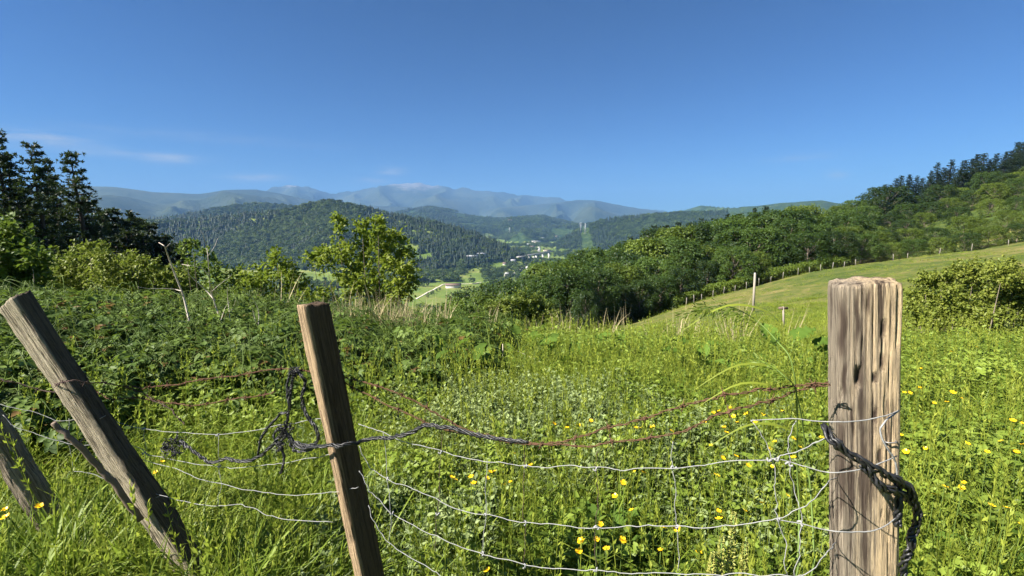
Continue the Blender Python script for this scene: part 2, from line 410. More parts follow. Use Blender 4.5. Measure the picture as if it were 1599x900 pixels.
def znear(az, r):
    az = np.clip(az, _azg[0], _azg[-1]); i = (az - _azg[0]) / (_azg[1] - _azg[0]); i0 = np.clip(np.floor(i).astype(int), 0, len(_azg) - 2); fi = i - i0
    j = np.log(np.minimum(r, 1490) + 1) / (_lr[1] - _lr[0]); j0 = np.clip(np.floor(j).astype(int), 0, len(_lr) - 2); fj = j - j0
    g = _grid
    return (g[i0, j0] * (1 - fi) + g[i0 + 1, j0] * fi) * (1 - fj) + (g[i0, j0 + 1] * (1 - fi) + g[i0 + 1, j0 + 1] * fi) * fj

# ridges: skyline in the view, distance along it, front and back slope
RIDGES = [
 ('wooded_hill', [(-900,350),(0,352),(150,350),(270,349),(340,342),(400,336),(450,331),(490,321),(512,317),(530,319),(560,325),(600,335),(680,350),(750,371),(800,391),(815,400),(830,410),(900,440)],
   [(-900,1500),(270,1750),(512,1600),(700,1450),(815,1330),(900,1300)], .32, .3, 0),
 ('hill', [(-200,350),(150,349),(250,343),(330,329),(370,322),(400,319),(440,322),(500,330),(600,350)], [(0,2700),(600,2700)], .25, .3, 1),
 ('hill', [(800,420),(830,404),(860,386),(900,362),(935,347),(970,341),(1000,338),(1060,334),(1110,333),(1200,330),(1300,340),(1500,345)], [(800,1900),(900,2200),(1100,2400),(1500,2300)], .26, .3, 1),
 ('hill', [(520,350),(600,338),(640,328),(672,324),(700,328),(740,336),(780,343),(820,339),(850,338),(880,346),(920,356),(1000,362)], [(500,4300),(1000,4300)], .12, .2, 2),
 ('hill', [(700,372),(780,362),(850,356),(900,352),(950,350),(1050,352)], [(700,3300),(1000,3300)], .10, .2, 2),
 ('hill', [(960,340),(1030,333),(1060,329),(1095,319),(1125,323),(1150,324),(1190,320),(1250,314),(1285,313),(1320,318),(1400,325),(2200,300)], [(960,4600),(1095,4600),(1150,3300),(1599,3000)], .14, .2, 2),
 ('mountain_range', [(-2500,300),(-200,300),(140,291),(180,292),(240,300),(310,303),(350,297),(400,296),(440,303),(480,312),(560,320),(700,326)], [(0,7600),(700,7600)], .12, .15, 3),
 ('mountain_range', [(560,335),(640,330),(760,326),(840,318),(880,315),(900,311),(930,312),(960,318),(1000,326),(1040,331),(1150,338)], [(560,9200),(1100,9200)], .11, .15, 3),
 ('mountain_range', [(-2500,310),(300,306),(400,300),(430,293),(465,290),(500,297),(535,303),(570,296),(600,289),(630,286),(650,286),(700,291),(760,299),(800,303),(850,309),(880,312),(940,318),(1000,328),(1100,333),(1400,335),(2600,320)], [(0,12500),(1400,12500)], .16, .2, 4),
]
_R = []
for nm, sk, ds, kf, kb, lv in RIDGES:
    at = [az_tan(*q) for q in sk]
    _R.append((nm, np.array([a for a, _ in at]), np.array([b for _, b in at]), np.array([AZ(q[0]) for q in ds]), np.array([q[1] for q in ds], float), kf, kb, lv))
def height(x, y, ids=False):
    x = np.asarray(x, float); y = np.asarray(y, float)
    r = np.hypot(x, y); az = np.arctan2(x, y)
    z = znear(az, r) + fbm(x * .9, y * .9, seed=3) * .05 * np.clip(r / 3, 0, 1) + fbm(x * .05, y * .05, seed=5) * np.clip((r - 30) / 100, 0, 1) * 1.5 + fbm(x * .004, y * .004, seed=8) * np.clip((r - 500) / 500, 0, 1) * 8
    who = np.full(z.shape, -1); dcr = np.full(z.shape, 1e9)
    for i, (nm, a, tn, da, dd, kf, kb, lv) in enumerate(_R if r.size and r.max() > 450 else []):
        t = np.interp(az, a, tn, left=-1, right=-1); d = np.interp(az, da, dd)
        jag = fbm(az * d / (60 + 60 * lv), 3.3 + i, seed=40 + i, oct=5) * d * (.0014 if lv < 4 else .0075)
        dr = r - d
        crest = d * t + jag * (lv >= 3) * np.exp(-np.abs(dr) / (220. + 60 * lv))
        w = 260. + 260 * lv
        sp = fbm(x / w, y / w, seed=20 + i, oct=5)
        drop = np.abs(dr) * np.where(dr < 0, kf, kb)
        spur = (1 - np.abs(2 * vnoise(az * d / (260. + 110 * lv) + sp * .8, r / (1500. + 800 * lv), seed=70 + i) - 1)) - .9
        h = crest - drop + sp * np.minimum(np.abs(dr) * .24, 26. + 44 * lv) + spur * np.minimum(np.abs(dr) * np.where(lv > 2, .26, .16), 14. + np.where(lv > 2, 75, 40) * lv) - np.minimum(np.abs(dr) * .05, 4.)
        up = h > z
        z = np.where(up, h, z); who = np.where(up, i, who); dcr = np.where(up, np.abs(dr), dcr)
    return (z, who, dcr) if ids else z
def gz(x, y): return float(height(np.array([x]), np.array([y]))[0])
def hit(px, py, rmin=.4, lift=0.0):
    """where the line of sight through a pixel first meets the land beyond rmin"""
    d = ray(px, py); hr = math.hypot(d[0], d[1])
    for lo, hi in ((0, 16), (16, 450), (450, 3500), (3500, 15000)):
        if hi <= rmin: continue
        t = np.geomspace(max(lo, rmin), hi, 220 if hi > 16 else 160) / hr
        for _ in range(2):
            zz = height(d[0] * t, d[1] * t) + lift; ok = zz >= d[2] * t
            if not ok.any(): break
            k = int(np.argmax(ok)); last = np.array([d[0] * t[k], d[1] * t[k], zz[k] - lift]); t = np.linspace(t[max(0, k - 1)], t[k], 12)
        if ok.any(): return last
    return np.array([d[0] * t[-1], d[1] * t[-1], zz[-1] - lift])
def on_ground(px, r, py=450):
    a = AZ(px, py); x, y = r * math.sin(a), r * math.cos(a); return np.array([x, y, gz(x, y)])

_rpx = np.linspace(-1500, 3000, 1500); _raz = np.array([AZ(p) for p in _rpx])
def to_px(a): return np.interp(a, _raz, _rpx)
az_f = np.radians(np.arange(-56, 56.01, .16)); az_c = np.radians(np.arange(58, 303, 2.5))
azs = np.concatenate([az_f, az_c])
rads = np.concatenate([np.arange(.05, 14, .15), np.geomspace(14, 120, 72)[1:], np.geomspace(120, 600, 50)[1:], np.geomspace(600, 3500, 120)[1:], np.geomspace(3500, 15500, 70)[1:]])
A_, R_ = np.meshgrid(azs, rads, indexing='ij')
X_, Y_ = R_ * np.sin(A_), R_ * np.cos(A_)
Z_, W_, D_ = height(X_, Y_, True)
na, nr = A_.shape
VV = np.stack([X_, Y_, Z_], -1).reshape(-1, 3)
ii = np.arange(na); i2 = (ii + 1) % na; jj = np.arange(nr - 1)
q = np.stack([ii[:, None] * nr + jj, ii[:, None] * nr + jj + 1, i2[:, None] * nr + jj + 1, i2[:, None] * nr + jj], -1)
fr = np.broadcast_to(rads[None, :-1], (na, nr - 1)); fa = np.broadcast_to(azs[:, None], (na, nr - 1)); fw = W_[:, :-1]
fa = np.where(fa > PI, fa - 2 * PI, fa)
cls = np.where(fw >= 0, 10 + fw, np.where(fr < 13.5, 0, np.where((fr < 130) & (fa > AZ(880)), 1, np.where(fr < 560, 2, 3))))
names = {0: ('meadow_ground', 'g_meadow'), 1: ('pasture_hillside', 'g_pasture'), 2: ('valley_slope', 'g_slope'), 3: ('valley_floor', 'g_valley')}
for i, rdg in enumerate(_R):
    names[10 + i] = (rdg[0], 'g_valley' if i == 0 else 'g_hill' if rdg[7] < 3 else 'g_mountain')
_pxg = to_px(np.where(A_ > PI, A_ - 2 * PI, A_))
rkm = np.exp(-((_pxg - 465) / 26) ** 2) * .8 + np.exp(-((_pxg - 650) / 62) ** 2) + .3 * np.exp(-((_pxg - 800) / 60) ** 2)
rockw = ((W_ == 8) * rkm * np.exp(-D_ / 2300.) + (W_ == 7) * .35 * np.exp(-D_ / 300.)).reshape(-1)
for c, (nm, mt) in names.items():
    qs = q[cls == c]
    if not len(qs): continue
    used, inv = np.unique(qs.ravel(), return_inverse=True)
    g = Geo(); g.add(VV[used], quad=inv.reshape(-1, 4))
    tag(link(nm, g.mesh(nm, M[mt], smooth=True, attrs={'rock': rockw[used]})), kind='structure')

# ------------------------------------------------------------------ scattering of uncountable growth
PROTO = {}
def proto(name, me): o = bpy.data.objects.new(name, me); PROTO[name] = o; return o
def scatter(name, pts, rot, scl, idx, protos, kind='stuff', label=None, cat=None):
    n = len(pts)
    me = bpy.data.meshes.new(name); me.vertices.add(n); me.vertices.foreach_set('co', np.asarray(pts, np.float32).ravel())
    a = me.attributes.new('rot', 'FLOAT_VECTOR', 'POINT'); a.data.foreach_set('vector', np.asarray(rot, np.float32).ravel())
    a = me.attributes.new('scl', 'FLOAT_VECTOR', 'POINT'); a.data.foreach_set('vector', np.asarray(scl, np.float32).ravel())
    a = me.attributes.new('idx', 'INT', 'POINT'); a.data.foreach_set('value', np.asarray(idx, np.int32))
    o = link(name, me)
    ng = bpy.data.node_groups.new(name, 'GeometryNodeTree')
    ng.interface.new_socket('Geometry', in_out='INPUT', socket_type='NodeSocketGeometry'); ng.interface.new_socket('Geometry', in_out='OUTPUT', socket_type='NodeSocketGeometry')
    gi = ng.nodes.new('NodeGroupInput'); go = ng.nodes.new('NodeGroupOutput')
    jn = ng.nodes.new('GeometryNodeJoinGeometry')
    for p in reversed(protos):
        oi = ng.nodes.new('GeometryNodeObjectInfo'); oi.inputs['Object'].default_value = p; oi.inputs['As Instance'].default_value = True
        ng.links.new(oi.outputs['Geometry'], jn.inputs[0])
    ip = ng.nodes.new('GeometryNodeInstanceOnPoints'); ip.inputs['Pick Instance'].default_value = True
    def at(nm, typ):
        x = ng.nodes.new('GeometryNodeInputNamedAttribute'); x.data_type = typ; x.inputs['Name'].default_value = nm
        return [s for s in x.outputs if s.enabled and s.name == 'Attribute'][0]
    ng.links.new(gi.outputs[0], ip.inputs['Points']); ng.links.new(jn.outputs[0], ip.inputs['Instance'])
    e2r = ng.nodes.new('FunctionNodeEulerToRotation'); ng.links.new(at('rot', 'FLOAT_VECTOR'), e2r.inputs[0])
    ng.links.new(e2r.outputs[0], ip.inputs['Rotation']); ng.links.new(at('scl', 'FLOAT_VECTOR'), ip.inputs['Scale']); ng.links.new(at('idx', 'INT'), ip.inputs['Instance Index'])
    ng.links.new(ip.outputs[0], go.inputs[0])
    md = o.modifiers.new('scatter', 'NODES'); md.node_group = ng
    return tag(o, label, cat, kind=kind)
def in_poly(x, y, poly):
    inside = np.zeros(np.shape(x), bool); n = len(poly)
    for i in range(n):
        x0, y0 = poly[i]; x1, y1 = poly[(i + 1) % n]
        c = ((y0 > y) != (y1 > y)) & (x < (x1 - x0) * (y - y0) / (y1 - y0 + 1e-12) + x0); inside ^= c
    return inside
def sector(n, r0, r1, a0, a1, r):
    rr = np.sqrt(r0 * r0 + (r1 * r1 - r0 * r0) * r.random(n)); a = a0 + (a1 - a0) * r.random(n)
    return rr * np.sin(a), rr * np.cos(a), rr, a

#PART2
# ------------------------------------------------------------------ growth: grass, herbs, brambles
def blades(g, n, r, spread, h0, h1, w, bend, col=(.2, .8), kink=0.0):
    a = r.random(n) * 2 * PI; rr = spread * np.sqrt(r.random(n))
    b = np.stack([rr * np.cos(a), rr * np.sin(a), np.full(n, -.02)], 1)
    az = a + r.normal(size=n) * .9; d = np.stack([np.cos(az), np.sin(az), np.zeros(n)], 1); s = np.stack([-np.sin(az), np.cos(az), np.zeros(n)], 1)
    tw = r.normal(size=n) * .7; s = norm(s * np.cos(tw)[:, None] + d * np.sin(tw)[:, None])
    h = h0 + (h1 - h0) * r.random(n); bd = bend * (.25 + r.random(n) * 1.2); wd = w * (.6 + .8 * r.random(n))
    K = 5; rows = []
    for k in range(K):
        t = k / (K - 1)
        c = b + d * (h * bd * t ** 1.9)[:, None] + np.array([0, 0, 1.]) * (h * t * (1 - .42 * np.minimum(bd, 1.5) * t * t))[:, None]
        ww = (wd * (1 - t ** 2.2) * .5 + .0003)[:, None]
        rows.append(np.stack([c - s * ww, c + s * ww], 1))
    v = np.stack(rows, 1)                                # n,K,2,3
    i = np.arange(n)[:, None, None] * K * 2; k = np.arange(K - 1)[None, :, None] * 2
    q = (i + k + np.array([0, 1, 3, 2])[None, None, :]).reshape(-1, 4)
    g.add(v.reshape(-1, 3), quad=q, rnd=np.repeat(col[0] + (col[1] - col[0]) * r.random(n), K * 2))
def stalk(g, r, h, heads=1, lean=.15):
    a = r.random() * 2 * PI; l = lean * r.random() * h
    p = np.array([[0, 0, 0], [l * .2 * math.cos(a), l * .2 * math.sin(a), h * .5], [l * math.cos(a), l * math.sin(a), h]]) + np.append(r.normal(size=2) * .04, 0)
    sp = smooth_path(p, 4); tube(g, sp, .0011, 3, False, .75)
    n = 16; t = .72 + .28 * r.random(n)
    c = sp[0] * 0 + np.array([np.interp(t, np.linspace(0, 1, len(sp)), sp[:, k]) for k in range(3)]).T
    d = norm(rdir(r, n) * .6 + [0, 0, .8]); leaves(g, c, d, rdir(r, n), .022, .007, np.full(n, .9))
def herb(g, r, stems, h0, h1, L, W, pairs, spread, lean=.3, droop=.15, trif=False):
    for _ in range(stems):
        a = r.random() * 2 * PI; rr = spread * math.sqrt(r.random()); h = h0 + (h1 - h0) * r.random(); la = r.random() * 2 * PI; l = lean * h * r.random()
        b = np.array([rr * math.cos(a), rr * math.sin(a), -.02]); tp = b + [l * math.cos(la), l * math.sin(la), h]
        path = smooth_path([b, (b + tp) / 2 + [0, 0, h * .06], tp], 3); tube(g, path, .0016, 3, False, .3)
        t = np.repeat(np.linspace(.18, 1, pairs), 2); n = len(t)
        pos = np.array([np.interp(t, np.linspace(0, 1, len(path)), path[:, k]) for k in range(3)]).T
        an = la + np.tile([0, PI], pairs) + np.repeat(np.arange(pairs) * PI / 2, 2) + r.normal(size=n) * .35
        sz = (1.15 - .55 * t) * (.75 + .5 * r.random(n))
        d = norm(np.stack([np.cos(an), np.sin(an), .35 + .5 * r.random(n) - .3 * (1 - t)], 1)); nr = norm(np.array([0, 0, 1.]) + r.normal(size=(n, 3)) * .3)
        nr = norm(nr - d * (nr * d).sum(1, keepdims=True))
        leaves(g, pos, d, nr, L * sz, W * sz, np.clip(.35 + .35 * t + .15 * r.normal(size=n), 0, .92), oval=True, droop=droop)
def trifoliate(g, pos, d, nr, L, W, r):
    n = len(pos); nr = norm(nr - d * (nr * d).sum(1, keepdims=True)); s = np.cross(nr, d)
    rn = np.clip(.5 + .28 * r.normal(size=n), 0, 1)
    for k, f in ((0, 1.), (1, .8), (-1, .8)):
        dd = norm(d + s * k * 1.5); leaves(g, pos + dd * .2 * L, dd, norm(nr + r.normal(size=(n, 3)) * .15), L * f, W * f, rn, oval=True, droop=.18)
def bramble(g, r, n, R, H, L):
    """a low mound of arching canes with three-part leaves"""
    for _ in range(9):
        a = r.random() * 2 * PI; e = R * (.6 + .6 * r.random())
        p = smooth_path([[0, 0, 0], [e * .4 * math.cos(a), e * .4 * math.sin(a), H * (.8 + .4 * r.random())], [e * math.cos(a), e * math.sin(a), H * .35]], 5); tube(g, p, .003, 3, False, .6)
    d = rdir(r, n); d[:, 2] = np.abs(d[:, 2]); rr = (.55 + .5 * r.random(n))[:, None]
    pos = d * rr * [R, R, H]
    nr = norm(d * .5 + [0, -.1, .9] + r.normal(size=(n, 3)) * .35); t = norm(np.cross(nr, rdir(r, n)))
    trifoliate(g, pos, t, nr, L, L * .72, r)

gr = np.random.default_rng(21)
def gp(name, fn, mat):
    g = Geo(); fn(g); return proto(name, g.mesh(name, M[mat], smooth=False))
grass_p = [gp('tuft_a', lambda g: blades(g, 30, gr, .12, .10, .30, .0055, .95), 'grass'),
           gp('tuft_b', lambda g: blades(g, 30, gr, .13, .08, .24, .0062, 1.3), 'grass'),
           gp('tuft_c', lambda g: blades(g, 22, gr, .13, .16, .38, .0050, .85), 'grass2'),
           gp('tuft_d', lambda g: blades(g, 18, gr, .12, .14, .32, .0085, .8), 'grass2'),
           gp('tuft_e', lambda g: (blades(g, 16, gr, .12, .10, .26, .0050, .6), [stalk(g, gr, .32 + .2 * gr.random()) for _ in range(2)]), 'grass'),
           gp('tuft_f', lambda g: blades(g, 30, gr, .15, .10, .26, .0062, 1.8), 'grass')]
herb_p = [gp('herb_a', lambda g: herb(g, gr, 9, .12, .30, .042, .024, 4, .12), 'herb'),
          gp('herb_b', lambda g: herb(g, gr, 8, .16, .36, .050, .030, 5, .12), 'herb'),
          gp('herb_c', lambda g: trifoliate(g, np.c_[gr.normal(size=(40, 2)) * .09, .08 + .16 * gr.random(40)], norm(np.c_[gr.normal(size=(40, 2)), gr.random(40) * .3]), norm(np.c_[gr.normal(size=(40, 2)) * .3, np.ones(40)]), .032, .026, gr), 'herb')]
pale_p = [gp('pale_a', lambda g: herb(g, gr, 11, .12, .27, .040, .022, 5, .13), 'pale'),
          gp('pale_b', lambda g: herb(g, gr, 9, .10, .22, .034, .022, 4, .14), 'pale')]
tall_p = [gp('tall_a', lambda g: herb(g, gr, 8, .35, .70, .085, .040, 8, .18, lean=.6), 'herb'),
          gp('tall_b', lambda g: herb(g, gr, 7, .30, .60, .10, .055, 6, .18, lean=.6, droop=.3), 'herb')]
bram_p = [gp('bramble_a', lambda g: bramble(g, gr, 120, .42, .36, .062), 'bramble'),
          gp('bramble_b', lambda g: bramble(g, gr, 130, .45, .46, .070), 'bramble'),
          gp('bramble_c', lambda g: bramble(g, gr, 110, .40, .30, .055), 'bramble')]
dry_p = [gp('dry_a', lambda g: blades(g, 22, gr, .16, .35, .85, .013, .35), 'dry'),
         gp('dry_b', lambda g: blades(g, 16, gr, .14, .5, 1.0, .011, .22), 'dry')]

def bramble_zone(px, r, x, y):
    front = np.interp(px, [-400, 0, 250, 520, 640, 720, 790], [3.9, 4.0, 4.2, 4.0, 3.9, 4.6, 7.5]) + fbm(x * .8, y * .8, seed=91) * .7
    return np.clip((r - front) / .35, -1, 1) * (px < 800)
def place(n, r0, r1, pxa, pxb, fn, seed, protos, name, scale, weights=None, tilt=.12, **kw):
    r = np.random.default_rng(seed)
    P_, Rr, Sc, Ix = [], [], [], []
    x, y, rr, a = sector(n, r0, r1, AZ(pxa), AZ(pxb), r)
    keep = r.random(n) < fn(x, y, rr, to_px(a)); x, y, rr = x[keep], y[keep], rr[keep]; m = len(x)
    z = height(x, y)
    s = scale(rr) * (.75 + .5 * r.random(m))
    return np.c_[x, y, z], np.c_[r.normal(size=(m, 2)) * tilt, r.random(m) * 2 * PI], np.c_[s, s, s * (.85 + .3 * r.random(m))], r.choice(len(protos), m, p=weights)
def join(*sets): return [np.concatenate([s[k] for s in sets]) for k in range(4)]
def meadow(x, y, r, px):
    bz = bramble_zone(px, r, x, y); edge = np.clip((12.5 - r) / 2.0, 0, 1)
    return np.where(bz > .5, .10, 1.) * np.where(px > 1000, 1, edge)
gs = lambda r: .92 + .022 * r
shortn = lambda x, y: np.clip(1.05 - .5 * (fbm(x * .7, y * .7, seed=77) > .28), 0, 1)
sets = [place(3300, .9, 2.6, -500, 2200, lambda x, y, r, p: meadow(x, y, r, p) * .9, 101, grass_p, '', gs),
        place(6600, 2.6, 5, -250, 1850, lambda x, y, r, p: meadow(x, y, r, p) * shortn(x, y), 102, grass_p, '', gs),
        place(6200, 5, 9, -150, 1750, lambda x, y, r, p: meadow(x, y, r, p) * shortn(x, y), 103, grass_p, '', gs),
        place(4500, 9, 15, -150, 1750, meadow, 104, grass_p, '', gs)]
def feet(spots, n, seed):
    r = np.random.default_rng(seed); pts = []
    for px, d in spots:
        c = P(px, 860, d)[:2]; pts.append(c + r.normal(size=(n, 2)) * [.13, .10])
    p = np.concatenate(pts); m = len(p); s_ = 1.25 + .4 * r.random(m)
    return np.c_[p, height(p[:, 0], p[:, 1])], np.c_[r.normal(size=(m, 2)) * .1, r.random(m) * 2 * PI], np.c_[s_, s_, s_], r.choice(4, m)
sets.append(feet([(300, 1.52), (330, 1.56), (355, 1.55), (285, 1.45), (320, 1.42), (270, 1.55), (85, 1.72), (45, 1.66), (120, 1.75), (20, 1.55), (70, 1.5), (95, 1.6)], 15, 171))
scatter('meadow_grass', *join(*sets), grass_p, label='tall bright green grass growing all over the meadow', cat='grass')
def patch(seed, lo, k=.75): return lambda x, y, r, p: (fbm(x * k, y * k, seed=seed) > lo) * np.where(bramble_zone(p, r, x, y) > .3, .05, 1.)
sets = [place(1250, 1.0, 5, -250, 1850, patch(31, -.05, .9), 111, herb_p, '', lambda r: .9 + .04 * r),
        place(2300, 5, 11, -150, 1750, patch(31, -.1, .6), 112, herb_p, '', lambda r: 1.0 + .05 * r)]
scatter('meadow_herbs', *join(*sets), herb_p, label='low leafy green herbs among the meadow grass', cat='herbs')
def palef(x, y, r, p):
    c = np.exp(-((p - 860) / 230) ** 2 - ((r - 3.1) / .9) ** 2) + .6 * np.exp(-((p - 480) / 60) ** 2 - ((r - 1.55) / .3) ** 2) + .5 * np.exp(-((p - 1180) / 120) ** 2 - ((r - 2.2) / .5) ** 2) + .45 * np.exp(-((p - 700) / 80) ** 2 - ((r - 1.6) / .4) ** 2)
    return (c + .12 > .35 + fbm(x * 1.6, y * 1.6, seed=55) * .5) * .8
sets = [place(4200, 1.0, 5.4, 250, 1500, palef, 121, pale_p, '', lambda r: .95 + .04 * r)]
scatter('pale_mint_patch', *join(*sets), pale_p, label='pale grey green small-leaved herbs in patches in the meadow', cat='herbs')
def tallf(x, y, r, p):
    return ((p > 700) & (p < 1420) & (r > 4.6 + fbm(x * .6, y * .6, seed=13) * 1.0) & (r < 10)) * (.25 + .75 * (fbm(x * .5, y * .5, seed=14) > -.1)) + (r > 5.5) * (p > 1400) * .12
sets = [place(1150, 4.4, 10, 640, 1750, tallf, 131, tall_p, '', lambda r: .48 + .012 * r, tilt=.3)]
scatter('tall_herbs', *join(*sets), tall_p, label='taller leafy weeds along the far edge of the meadow', cat='weeds')
def bramf(x, y, r, p): return (bramble_zone(p, r, x, y) > 0) * np.clip((12 - r) / 1.5, 0, 1)
sets = [place(5200, 3.4, 12, -350, 820, bramf, 141, bram_p, '', lambda r: .72 + .045 * r, tilt=.2)]
scatter('bramble_thicket', *join(*sets), bram_p, label='dark green bramble thicket covering the bank behind the fence', cat='brambles')
def dryf(x, y, r, p): return np.exp(-((p - 620) / 75) ** 2 - ((r - 6.9) / .7) ** 2) + .07 * np.exp(-((p - 1080) / 130) ** 2 - ((r - 9.5) / 1.) ** 2) + .1 * np.exp(-((p - 430) / 70) ** 2 - ((r - 8.5) / 1.) ** 2) + .06 * np.exp(-((p - 860) / 120) ** 2 - ((r - 9.4) / 1.) ** 2)
sets = [place(4200, 6.0, 11.5, 300, 1300, dryf, 151, dry_p, '', lambda r: .95 + 0 * r)]
scatter('dry_grass', *join(*sets), dry_p, label='straw coloured dry grass stalks below the young tree', cat='dry grass')
def past(x, y, r, p): return (p > 880) * (.12 + .88 * (fbm(x * .22, y * .22, seed=66) > .12))
sets = [place(9000, 13, 40, 880, 1750, past, 161, grass_p, '', lambda r: .75 + .02 * r), place(6000, 40, 95, 900, 1720, lambda x, y, r, p: past(x, y, r, p) * (r < np.interp(p, [900, 1000, 1100, 1250, 1400, 1599], [50, 60, 70, 85, 95, 105])), 162, grass_p, '', lambda r: .9 + .008 * r)]
pj = join(*sets); pj[2][:, 2] *= .55
scatter('pasture_grass', *pj, grass_p, label='short green and straw coloured grass on the pasture hillside', cat='grass')

# ------------------------------------------------------------------ trees
def broadleaf(name, seed, mats, clumps=70, per=150, spread=.36, low=.14, flat=.85, leaf=.027):
    r = np.random.default_rng(seed); H = 10.0
    t = Geo(); lean = r.normal(size=2) * .25
    tr = smooth_path([[0, 0, -.6], [lean[0] * .3, lean[1] * .3, H * .2], [lean[0], lean[1], H * .45], [lean[0] * 1.4, lean[1] * 1.4, H * .8]], 4)
    tube(t, tr, np.linspace(.22, .05, len(tr)) * (1 + .4 * np.exp(-np.linspace(0, 6, len(tr)))), 7)
    g = Geo(); cs = []
    for k in range(clumps):
        u = (k + .5) / clumps; zc = low + (1 - low) * (1 - u ** 1.1) ; zc = min(zc, .93)
        e = spread * math.sqrt(max(.05, 1 - ((zc - .52) / .5) ** 2)) * (.80 + .4 * r.random()) ; ph = k * 2.39996 + r.normal() * .3; q_ = (.45 + .55 * r.random() ** .5) * e
        cs.append((np.array([q_ * math.cos(ph) * H + lean[0], q_ * math.sin(ph) * H + lean[1], zc * H - .3]), H * (.065 + .05 * r.random())))
    for c, R in cs:
        leaf_cloud(g, c, R, per, H * leaf, H * leaf * .62, r, flat=flat, up=.62)
    for c, R in cs[::3]:
        f = min(.75, max(.2, c[2] / H * .6)); b = np.array([np.interp(f * H, tr[:, 2], tr[:, k]) for k in (0, 1)] + [f * H])
        tube(t, smooth_path([b, (b + c) / 2 + [0, 0, -.25], c], 3), np.linspace(.075, .015, 7), 4)
    return t.mesh(name + '_trunk', M['bark'], smooth=True), g.mesh(name + '_crown', M[mats])
def conifer(name, seed, width=.2, low=.05, tuft=11, gap=.030, mat='pine', asc=.22, nl=.14, nw=.052, sp=.085):
    r = np.random.default_rng(seed); H = 10.0
    t = Geo(); g = Geo()
    w = r.normal(size=2) * .12
    tr = smooth_path([[0, 0, -.6], [w[0], w[1], H * .5], [0, 0, H * .965]], 8); tube(t, tr, np.linspace(.19, .012, len(tr)), 6)
    z = low
    while z < .985:
        n = 7 + int(r.random() * 3); L0 = H * width * (1 - z) ** .98 * (1.0 if z > .2 else .8) + .13
        for k in range(n):
            if r.random() < .12: continue
            a = r.random() * 2 * PI; L = L0 * (.55 + .65 * r.random()); b = np.array([0, 0, z * H])
            up = asc * (.2 + 1.1 * r.random()) + .12 * z
            e = b + np.array([math.cos(a), math.sin(a), up]) * L; mid = (b + e) / 2 + [0, 0, -.12 * L]
            pth = smooth_path([b, mid, e], 3); tube(t, pth, np.linspace(.035, .008, 7), 3, False)
            m = max(3, int(L / sp)); tt = np.linspace(.25, 1.0, m)
            for q_ in tt:
                c = np.array([np.interp(q_, np.linspace(0, 1, 7), pth[:, j]) for j in range(3)]) + r.normal(size=3) * .05 + np.array([-math.sin(a), math.cos(a), 0]) * r.uniform(-.30, .30) * L * (1.15 - q_)
                dd = norm(rdir(r, tuft) + norm(e - b) * .7 + [0, 0, .35]); leaves(g, np.repeat(c[None], tuft, 0), dd, rdir(r, tuft), nl * (.7 + .6 * r.random(tuft)), nw, np.clip(.45 + .25 * r.normal(size=tuft), 0, 1))
        z += gap * (.8 + .4 * r.random())
    return t.mesh(name + '_trunk', M['pine_bark'], smooth=True), g.mesh(name + '_crown', M[mat])
BL = [broadleaf('oak', 301, 'tree_m', spread=.40), broadleaf('ash', 302, 'tree_m', spread=.34, low=.22), broadleaf('beech', 303, 'tree_m', spread=.44, low=.10, clumps=84),
      broadleaf('alder', 304, 'tree_m', spread=.30, low=.12), broadleaf('thorn', 305, 'tree_m', spread=.50, low=.06, clumps=90), broadleaf('open_oak', 306, 'tree_m', spread=.46, low=.28, clumps=76)]
CF = [conifer('pine', 311), conifer('pine', 312, width=.24), conifer('pine', 313, width=.17, gap=.027), conifer('pine', 314, width=.22, low=.12)]
CN = [conifer('tall_pine', 321, width=.20, nl=.105, nw=.034, sp=.052, tuft=10, gap=.027, asc=.16), conifer('tall_pine', 322, width=.21, nl=.105, nw=.034, sp=.052, tuft=10, gap=.027, asc=.18)]
ORD = ['first','second','third','fourth','fifth','sixth','seventh','eighth','ninth','tenth','eleventh','twelfth','thirteenth','fourteenth','fifteenth','sixteenth','seventeenth','eighteenth','nineteenth','twentieth']
def ordn(i):
    if i < 20: return ORD[i]
    return ('twenty-' if i < 30 else 'thirty-' if i < 40 else 'forty-') + ORD[(i % 10 - 0) if i % 10 < 9 else 8] if False else ['twenty', 'thirty', 'forty', 'fifty'][(i + 1) // 10 - 2] + ('' if (i + 1) % 10 == 0 else '-' + ORD[(i + 1) % 10 - 1]) 
def tree(name, kind, px, top, r, mat, label, group, cat='tree', wide=1.0, seed=0, sink=0.0, minh=2.0):
    rr = random.Random(seed * 7919 + int(px * 13) + int(r * 7))
    b = on_ground(px, r, top); zt = r * az_tan(px, top)[1]; h = max(minh, zt - b[2])
    e = empty(name, (b[0], b[1], b[2] - sink), rr.random() * 2 * PI)
    s = h / 10.0; e.scale = (s * wide, s * wide, s)
    t = link('trunk', kind[0], e); c = link('crown', kind[1], e)
    if mat:
        c.material_slots[0].link = 'OBJECT'; c.material_slots[0].material = M[mat]
    return tag(e, label, cat, group)
def crest_r(px): return float(np.interp(px, [860, 900, 1000, 1100, 1250, 1400, 1599, 1700], [48, 50, 60, 70, 85, 95, 105, 108]))
def sil(px): return float(np.interp(px, [600, 660, 700, 740, 790, 830, 870, 930, 980, 1020, 1080, 1140, 1200, 1260, 1300, 1345, 1385, 1420], [505, 492, 474, 455, 440, 423, 402, 386, 372, 357, 346, 336, 322, 317, 317, 332, 352, 362]))
def edge_y(px): return float(np.interp(px, [900, 1000, 1065, 1100, 1250, 1400, 1599], [521, 500, 477, 463, 424, 401, 376]))
GW = 'trees of the wood beside the pasture'
R0 = random.Random(5)
rows = [('front row', 4, .58, 34), ('second row', 13, .78, 36), ('third row', 26, .94, 34), ('back row', 44, 1.0, 32)]
